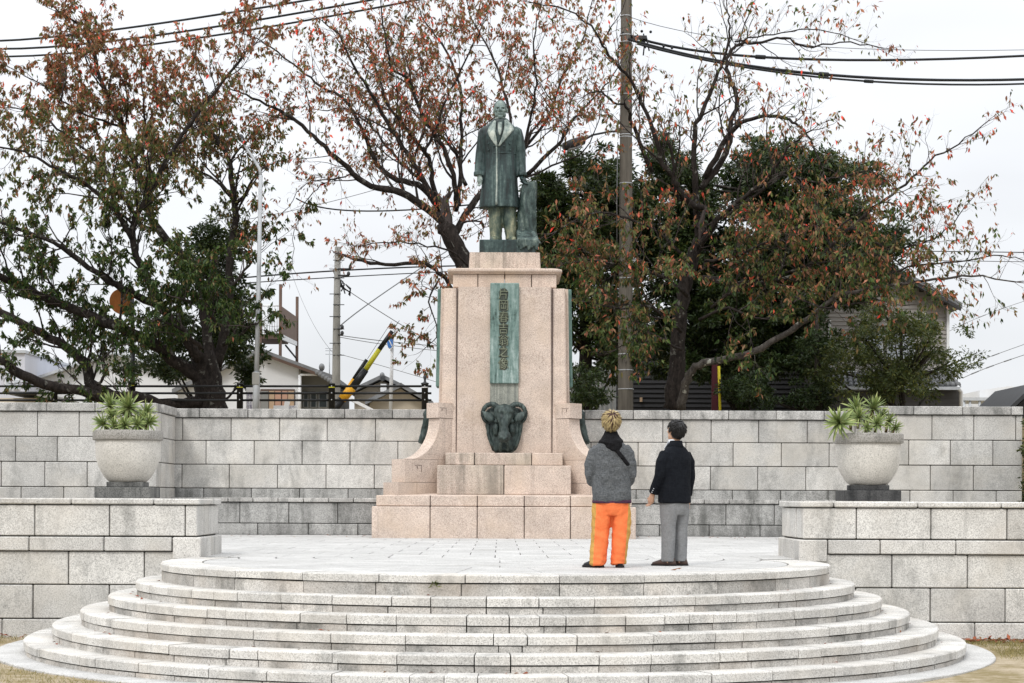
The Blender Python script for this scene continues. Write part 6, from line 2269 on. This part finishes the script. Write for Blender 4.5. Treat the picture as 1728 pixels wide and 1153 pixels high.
# lower lean-to roof with tiles and dark lower wall
a0, a1 = P(1375, 656, YH - 1.4), P(1622, 652, YH - 1.4)
b0, b1 = P(1375, 632, YH), P(1604, 634, YH)
mb = MB()
mb.add([a0, a1, b1, b0, a0 - Vector((0, 0, .08)), a1 - Vector((0, 0, .08)), b1 - Vector((0, 0, .08)), b0 - Vector((0, 0, .08))], [(0, 1, 2, 3), (4, 7, 6, 5), (0, 4, 5, 1), (1, 5, 6, 2), (0, 3, 7, 4)])
lr = mb.build('lower_roof', M['roof_tile'], h)
mb = MB()
nt2 = 26
for i in range(nt2):
    t0 = (i + 0.5) / nt2
    p, q = a0.lerp(a1, t0), b0.lerp(b1, t0)
    for k in range(4):
        u0, u1 = p.lerp(q, k / 4), p.lerp(q, (k + 1) / 4)
        mb.tube([u0 + Vector((0, 0, .045)), u1 + Vector((0, 0, .015))], [0.075, 0.06], 6)
mb.build('roof_tiles', M['roof_tile'], lr, kind='stuff')
wbox(h, 'lower_wall', 'siding_dark', (1380, 712), (1619, 656), YH - 1.1, 1.1)
wbox(h, 'gutter', 'galv', (1375, 657), (1621, 653), YH - 1.52, 0.10)
mb = MB(); mb.tube([P(1618, 655, YH - 1.5), P(1622, 662, YH - 1.35), P(1622, 712, YH - 1.35)], 0.055, 10); mb.tube([P(1604, 634, YH - 0.1), P(1618, 655, YH - 1.5)], 0.045, 8); mb.build('downspout', M['white_paint'], h)

# dark sided shed behind the right tree
h = empty('shed', P(1120, 690, 52), 'low dark sided shed behind the trunk of the right cherry tree', 'shed')
h.location.z = UG
wbox(h, 'wall', 'siding_black', (1015, 712), (1380, 560), 52, 3)
mb = MB()
z = UG
x0, x1 = P(1015, 600, 52).x, P(1380, 600, 52).x
while z < P(1100, 562, 52).z:
    mb.add([(x0, 51.93, z), (x1, 51.93, z), (x1, 51.98, z + .13), (x0, 51.98, z + .13)], [(0, 1, 2, 3)]); z += 0.135
mb.build('siding', M['siding_black'], h, kind='stuff')
slope(h, 'roof', 'roof_tile', (1005, 556), (1390, 552), 0.12, 51.5, 55.5)
wbox(h, 'wall_lamp', 'shutter_tan', (1080, 678), (1084, 671), 51.8, 0.12)
h = empty('white_fence_panel', P(985, 690, 50), 'white ribbed metal fence panel glimpsed between dark trunks right of the monument', 'fence')
h.location.z = UG
wbox(h, 'panel', 'white_paint', (955, 712), (1040, 618), 50, 0.05)
mb = MB()
x = P(955, 690, 50).x
while x < P(1040, 690, 50).x:
    mb.box(x, x + 0.05, 49.96, 50.0, UG, P(985, 618, 50).z); x += 0.12
mb.build('rib', M['galv'], h, kind='stuff')

# white workshop, left
YW = 55.0
h = empty('workshop', P(470, 690, YW), 'white walled workshop with a sloping tiled roof and coloured shutters left of the utility pole', 'building')
h.location.z = UG
wpoly(h, 'wall', 'wall_white', [(300, 714), (300, 660), (440, 594), (504, 617), (504, 714)], YW, 7)
wpoly(h, 'side_wall', 'wall_grey', [(505, 714), (505, 622), (562, 646), (562, 714)], YW + 0.6, 6)
slope(h, 'roof', 'roof_tile', (436, 594), (566, 642), 0.13, YW - 0.3, YW + 7)
slope(h, 'roof', 'roof_tile', (290, 664), (441, 593), 0.13, YW - 0.3, YW + 7)
slope(h, 'fascia', 'brown_wood', (440, 599), (560, 643), 0.09, YW - 0.34, YW - 0.28)
wbox(h, 'gutter', 'white_paint', (506, 634), (536, 631), YW - 0.2, 0.1)
mb = MB(); mb.tube([P(506, 633, YW - 0.15), P(505.5, 712, YW - 0.15)], 0.05, 8); mb.build('downspout', M['white_paint'], h)
fr = wbox(h, 'shutter_frame', 'brown_wood', (439, 712), (497, 657), YW - 0.06, 0.08)
for x0, x1, mt in ((440, 453, 'wall_grey'), (454, 463, 'shutter_tan'), (464, 474, 'shutter_red'), (476, 485, 'shutter_red'), (486, 496, 'shutter_tan')):
    wbox(h, 'shutter', mt, (x0, 710), (x1, 660), YW - 0.09, 0.04, fr)
for x0, x1 in ((512, 520), (524, 534), (538, 552)):
    w = wbox(h, 'window', 'galv', (x0, 688), (x1, 662), YW + 0.52, 0.1)
    wbox(h, 'pane', 'window', (x0 + 1, 687), (x1 - 1, 663), YW + 0.50, 0.03, w)
mb = MB()
for i in range(6):
    p = P(536 + i * 5, 629 + i * 3.2, YW - 0.35)
    mb.tube([p, p + Vector((0, 0.5, 0.02))], 0.085, 8)
mb.ball(tuple(P(543, 620, YW - 0.1)), (0.09, 0.2, 0.12), None, 10)
mb.build('ridge_tile', M['roof_tile'], h)

# brown drying platform on stilts
YD = 57.0
h = empty('roof_platform', P(485, 690, YD), 'brown drying platform on stilts with tall posts above the workshop roof', 'platform')
h.location.z = UG
a = P(473, 585, YD); b = P(502, 585, YD + 3)
for (px, py, Y) in ((473.5, 480, YD), (501.5, 501, YD + 2.0), (440, 512, YD)):
    t_ = P(px, py, Y); q = t_.copy(); q.z = UG
    mb = MB(); mb.tube([q, t_], 0.05, 8); mb.build('post', M['brown_wood'], h)
mb = MB()
p0, p1, p2, p3 = P(474, 516, YD), P(502, 536, YD + 2), P(502, 577, YD + 2), P(474, 563, YD)
mb.prism([p0, p1, p2, p3], (0, 0, 0), (-0.04, 0.04, 0)); mb.build('screen_panel', M['brown_panel'], h)
mb = MB()
p0, p1, p2, p3 = P(474, 563, YD), P(502, 577, YD + 2), P(502, 584, YD + 2), P(474, 572, YD)
mb.prism([p0, p1, p2, p3], (0, 0, 0), (-0.05, 0.05, 0)); mb.build('edge_beam', M['white_paint'], h)
mb = MB(); mb.prism([P(432, 564, YD), P(474, 564, YD), P(474, 572, YD), P(432, 572, YD)], (0, 0, 0), (0, 2, 0)); mb.build('deck', M['brown_wood'], h)
mb = MB(); mb.tube([P(482, 583, YD + 0.5), P(500, 605, YD + 2)], 0.03, 6); mb.build('brace', M['dark_metal'], h)
for i in range(9):
    x = 438 + i * 4.2
    mb = MB(); mb.tube([P(x, 564, YD), P(x, 516, YD)], 0.014, 5); mb.build('baluster', M['white_paint'], h)
mb = MB(); mb.tube([P(436, 516, YD), P(474, 516, YD)], 0.025, 6); mb.build('handrail', M['white_paint'], h)
an = empty('tv_antenna', P(555, 640, 56), 'thin rooftop aerial left of the utility pole', 'aerial')
mb = MB(); mb.tube([P(556, 645, 56), P(556, 588, 56)], 0.018, 6); mb.build('mast', M['galv'], an)
for y in (588, 592, 598):
    mb = MB(); mb.tube([P(549, y, 56), P(563, y, 56)], 0.012, 5); mb.build('element', M['galv'], an)

# cream gabled house
YK = 58.0
h = empty('house', P(650, 690, YK), 'cream house with grey tiled gables behind the crossing arms and the road sign', 'house')
h.location.z = UG
wpoly(h, 'wall', 'wall_cream', [(598, 714), (598, 664), (645, 643), (718, 672), (718, 714)], YK, 6)
slope(h, 'roof', 'roof_tile', (590, 664), (645, 638), 0.12, YK - 0.4, YK + 6)
slope(h, 'roof', 'roof_tile', (645, 638), (690, 660), 0.12, YK - 0.4, YK + 6)
wpoly(h, 'front_gable', 'wall_cream', [(618, 714), (624, 680), (676, 656), (724, 686), (724, 714)], YK - 1.5, 1.4)
slope(h, 'roof', 'roof_tile', (616, 683), (677, 653), 0.13, YK - 1.9, YK)
slope(h, 'roof', 'roof_tile', (676, 653), (730, 684), 0.13, YK - 1.9, YK)
mb = MB(); mb.ball(tuple(P(645, 634, YK - 0.4)), (0.08, 0.2, 0.11), None, 10); mb.tube([P(645, 638, YK - 0.4), P(645, 638, YK + 4)], 0.1, 8); mb.build('ridge_tile', M['roof_tile'], h)
w = wbox(h, 'vent', 'white_paint', (642, 661), (652, 648), YK - 0.5, 0.5)
slope(h, 'porch_roof', 'white_paint', (583, 672), (632, 697), 0.10, YK - 3, YK - 2)
# pale buildings far left
YF = 62.0
h = empty('building', P(18, 690, YF), 'lavender grey block with pale windows at the far left edge', 'building')
h.location.z = UG
wbox(h, 'wall', 'wall_lav', (-120, 714), (42, 593), YF, 8)
wbox(h, 'parapet', 'galv', (-120, 595), (43, 591), YF - 0.1, 8.2)
for x0, x1 in ((8, 19), (22, 33)):
    w = wbox(h, 'window', 'white_paint', (x0, 658), (x1, 640), YF - 0.04, 0.1)
    wbox(h, 'pane', 'window_pale', (x0 + 1, 657), (x1 - 1, 641), YF - 0.06, 0.03, w)
h = empty('building', P(200, 690, 64), 'long white hall with a low pitched roof seen through the left tree', 'building')
h.location.z = UG
wpoly(h, 'wall', 'wall_white', [(60, 714), (60, 640), (190, 598), (330, 640), (330, 714)], 64, 8)
slope(h, 'roof', 'galv', (50, 644), (191, 597), 0.10, 63.6, 72)
slope(h, 'roof', 'galv', (189, 597), (340, 643), 0.10, 63.6, 72)
h = empty('carport', P(60, 690, 50), 'low flat roofed carport behind the railing at the far left', 'carport')
h.location.z = UG
slope(h, 'roof', 'concrete_pale', (62, 668), (90, 675), 0.10, 49, 52)
wbox(h, 'fascia', 'dark_metal', (4, 664), (62, 661), 49, 3)
wbox(h, 'wall', 'wall_cream', (-40, 714), (62, 672), 50, 2)
# white blocks far right
h = empty('building', P(1690, 690, 70), 'white flat roofed block with a metal canopy at the far right', 'building')
h.location.z = UG
wpoly(h, 'wall', 'wall_white', [(1653, 714), (1653, 659), (1702, 652), (1760, 656), (1760, 714)], 70, 8)
wbox(h, 'canopy', 'galv', (1626, 676), (1700, 671), 67.5, 2.4)
for x in (1627, 1637, 1653):
    mb = MB(); a, b = P(x, 674, 67.6), P(x, 712, 67.6); b.z = UG; mb.tube([a, b], 0.05, 6); mb.build('canopy_post', M['galv'], h)
wbox(h, 'wall_vent', 'galv', (1683, 681), (1688, 676), 69.9, 0.1)
h = empty('roof_corner', P(1720, 690, 44), 'dark roof edge cutting into the right border above the wall', 'roof')
h.location.z = UG
wpoly(h, 'gable', 'siding_black', [(1712, 690), (1738, 664), (1790, 658), (1790, 714), (1702, 714)], 44, 3)
slope(h, 'eave', 'dark_metal', (1704, 695), (1748, 654), 0.12, 43.6, 47.2)


# ------------------------------------------------------------------ cables
def cable(pts, Y, r, label, mat='cable', group=None, wraps=()):
    n = len(pts)
    Ys = Y if isinstance(Y, (list, tuple)) else [Y] * n
    P3 = [P(p[0], p[1], y) for p, y in zip(pts, Ys)]
    mb = MB()
    out = []
    if n == 3:
        for i in range(17):
            t = i / 16
            out.append(P3[0] * (2 * (t - .5) * (t - 1)) + P3[1] * (-4 * t * (t - 1)) + P3[2] * (2 * t * (t - .5)))
    else: out = P3
    mb.tube(out, r, 7 if r > 0.02 else 4)
    o = mb.build('overhead_cable', M[mat])
    tag(o, label, 'cable', group)
    for t in wraps:
        i = int(t * (len(out) - 2))
        w = MB(); d = (out[i + 1] - out[i]).normalized()
        w.tube([out[i] - d * 0.13, out[i] + d * 0.13], r * 1.7, 7)
        link('cable_wrap', w.mesh('cable_wrap'), M[mat], o)
    return o


GC = 'thick cables across the top left sky'
cable([(-60, 64), (240, 44), (1057, -95)], [48, 47, 43.6], 0.028, 'uppermost of the three thick black cables in the upper left sky', 'cable', GC, (0.10, 0.40))
cable([(-60, 79), (300, 55), (1057, -85)], [48, 47, 43.6], 0.028, 'middle one of the three thick black cables in the upper left sky', 'cable', GC, (0.10, 0.38))
cable([(-60, 94), (330, 65), (1057, -72)], [48, 47, 43.6], 0.026, 'lowest of the three thick black cables in the upper left sky', 'cable', GC, (0.10, 0.36))
GR = 'thick cables running right from the concrete pole'
cable([(1050, 55), (1330, 99), (1790, 91)], [43.5, 45, 49], 0.032, 'upper thick black cable running right from the concrete pole', 'cable', GR, (0.48,))
cable([(1060, 66), (1390, 126), (1790, 132)], [43.4, 45, 49], 0.036, 'middle thick black cable running right from the concrete pole', 'cable', GR, (0.55,))
cable([(1075, 74), (1420, 134), (1790, 139)], [43.3, 45, 49], 0.026, 'lowest thick black cable running right from the concrete pole', 'cable', GR, (0.60,))
cable([(1060, 28), (1350, 77), (1790, 83)], [43.4, 45, 49], 0.008, 'thin wire high above the thick cables at right')
cable([(330, 477), (570, 457), (820, 448)], [54, 52, 56], 0.022, 'upper pair of dark green wires crossing the slim utility pole', 'cable')
cable([(330, 484), (570, 468), (820, 456)], [54, 52, 56], 0.016, 'lower pair of dark wires crossing the slim utility pole', 'cable')
cable([(572, 552), (640, 500), (760, 420)], [52, 53, 56], 0.018, 'twisted wire rising right from the slim utility pole', 'cable_grey')
cable([(572, 480), (680, 550), (800, 618)], [52, 53, 56], 0.012, 'thin wire falling right from the bracket of the slim utility pole', 'cable_grey')
cable([(573, 566), (660, 577), (760, 586)], [52, 53, 56], 0.012, 'thin wire running right at half height of the slim utility pole', 'cable_grey')
cable([(573, 569), (660, 583), (760, 594)], [52, 53, 56], 0.010, 'second thin wire just below the half height wire of the slim pole', 'cable_grey')
cable([(573, 598), (660, 622), (760, 652)], [52, 53, 56], 0.008, 'faint wire sagging right near the foot of the slim utility pole', 'cable_grey')
cable([(490, 455), (525, 540), (566, 600)], [58, 55, 52], 0.008, 'faint wire falling from the platform to the slim utility pole', 'cable_grey')
cable([(500, 335), (600, 356), (800, 345)], [47, 48, 46], 0.02, 'dark cable hanging between the boughs left of the statue', 'cable')
cable([(420, 370), (560, 340), (700, 300)], [47, 48, 47], 0.008, 'thin wire behind the boughs left of the statue', 'cable_grey')
cable([(1540, 424), (1640, 425), (1790, 427)], [52, 53, 54], 0.014, 'thin dark green wire right of the tree at mid height', 'cable')
cable([(1560, 440), (1660, 441), (1790, 443)], [52, 53, 54], 0.010, 'second thin wire just under the dark green wire at right', 'cable')
cable([(1625, 638), (1690, 612), (1790, 580)], [60, 60, 60], 0.012, 'lower beaded wire rising above the white block at right', 'cable_grey', None, (0.2, 0.45, 0.6))
cable([(1625, 620), (1690, 595), (1790, 560)], [60, 60, 60], 0.010, 'upper beaded wire rising above the white block at right', 'cable_grey', None, (0.3, 0.5))
cable([(1600, 560), (1680, 525), (1790, 490)], [60, 60, 60], 0.008, 'faint wire rising to the right border beside the house roof', 'cable_grey', None, (0.2, 0.4, 0.6))

# ------------------------------------------------------------------ small things on the ground
def scatter_blades(n, fn, L, name, label, mat, seed, flat=False):
    rn = np.random.default_rng(seed)
    pos = np.array([fn(rn) for _ in range(n)])
    if flat:
        ax = rn.normal(size=(n, 3)) * np.array([1, 1, 0.12]); nr = rn.normal(size=(n, 3)) * 0.25 + np.array([0, 0, 1])
        l = L * rn.uniform(0.6, 1.2, n); w = l * rn.uniform(0.4, 0.6, n)
    else:
        ax = rn.normal(size=(n, 3)) * np.array([0.55, 0.55, 0.1]) + np.array([0, 0, 0.8]); nr = rn.normal(size=(n, 3))
        l = L * rn.uniform(0.5, 1.3, n); w = l * 0.10
    me = leaves_mesh(name, pos, ax, nr, l, w, np.clip(rn.normal(0.55, 0.28, n), 0, 1))
    o = link(name, me, M[mat], kind='stuff')
    o['label'] = label; o['category'] = 'grass' if not flat else 'leaves'
    return o


def grass_right(rn):
    while True:
        x, y = rn.uniform(5.0, 9.0), rn.uniform(17.5, 22.25)
        d = math.hypot(x - SC[0], y - SC[1])
        if d > 5.66 and noise.noise(Vector((x * 1.3, y * 1.3, 4))) + (y - 20.2) * 0.45 > rn.uniform(-0.2, 0.5): return (x, y, 0.0)


def grass_left(rn):
    while True:
        x, y = rn.uniform(-8.0, -2.5), rn.uniform(14.6, 22.25)
        d = math.hypot(x - SC[0], y - SC[1])
        if d > 5.66 and noise.noise(Vector((x * 1.3, y * 1.3, 9))) > rn.uniform(-0.5, 0.4): return (x, y, 0.0)


scatter_blades(16000, grass_right, 0.045, 'grass', 'short dry grass beside the apron at the lower right', 'grass_blade', 3)
scatter_blades(18000, grass_left, 0.045, 'grass', 'short dry grass beside the apron at the lower left', 'grass_blade', 4)
scatter_blades(170, lambda rn: (rn.uniform(5.2, 7.2), 22.26 - abs(rn.normal(0, 0.22)), 0.03), 0.10, 'leaf_litter', 'red and brown fallen leaves along the foot of the right wall', 'dry_leaf', 5, True)
scatter_blades(40, lambda rn: (rn.uniform(-6.6, -5.2), 22.22 - abs(rn.normal(0, 0.15)), 0.03), 0.08, 'leaf_litter', 'few fallen leaves in the corner of the left wall and the steps', 'dry_leaf', 6, True)
lf = [(1131, 963, 'curled brown leaf on the paving beside the brown shoes'), (1143, 961, 'tiny brown leaf on the paving right of the curled leaf')]
for i, (px, py, lb) in enumerate(lf):
    q = P(px, py, 10); k = (CZ - TZ) / (CZ - q.z)
    q = Vector((q.x * k, 10 * k, TZ + 0.006))
    me = leaves_mesh('fallen_leaf', [tuple(q)], [(1, 0.2, 0.0)], [(0, -0.3, 1)], [0.10 - 0.05 * i], [0.035], [0.3], -0.25)
    tag(link('fallen_leaf', me, M['dry_leaf']), lb, 'leaf')


def litter(rn):
    # scattered over the terrace towards the walls and on the treads
    while True:
        if rn.random() < 0.65:
            return (rn.uniform(-5.3, 5.3), 36.3 - abs(rn.normal(0, 1.2)), TZ + 0.006)
        k = rn.integers(1, 6); a = rn.uniform(-1.6, 1.6); R = RAD[k - 1] + rn.uniform(0.01, 0.06)
        return (SC[0] + R * math.sin(a), SC[1] - R * math.cos(a), TOP[k] + 0.006)


scatter_blades(150, litter, 0.06, 'leaf_litter', 'scattered fallen leaves on the treads and at the back of the terrace', 'dry_leaf', 7, True)
# a weed growing in a joint of the top step
rn = np.random.default_rng(8)
a = -0.15
wp = (SC[0] + (RAD[0] + 0.0) * math.sin(a), SC[1] - (RAD[0] + 0.0) * math.cos(a), 0.895)
me = leaves_mesh('weed', [tuple(np.array(wp) + rn.normal(size=3) * 0.012) for _ in range(16)], rn.normal(size=(16, 3)) * np.array([1, 0.4, 0.6]) + np.array([0, -0.6, 0.1]), rn.normal(size=(16, 3)) + np.array([0, -0.5, 0.6]),
                 rn.uniform(0.03, 0.06, 16), rn.uniform(0.012, 0.02, 16), rn.uniform(0.3, 0.7, 16))
tag(link('weed', me, M['bush_leaf']), 'tiny green weed growing from a joint below the terrace edge', 'weed')
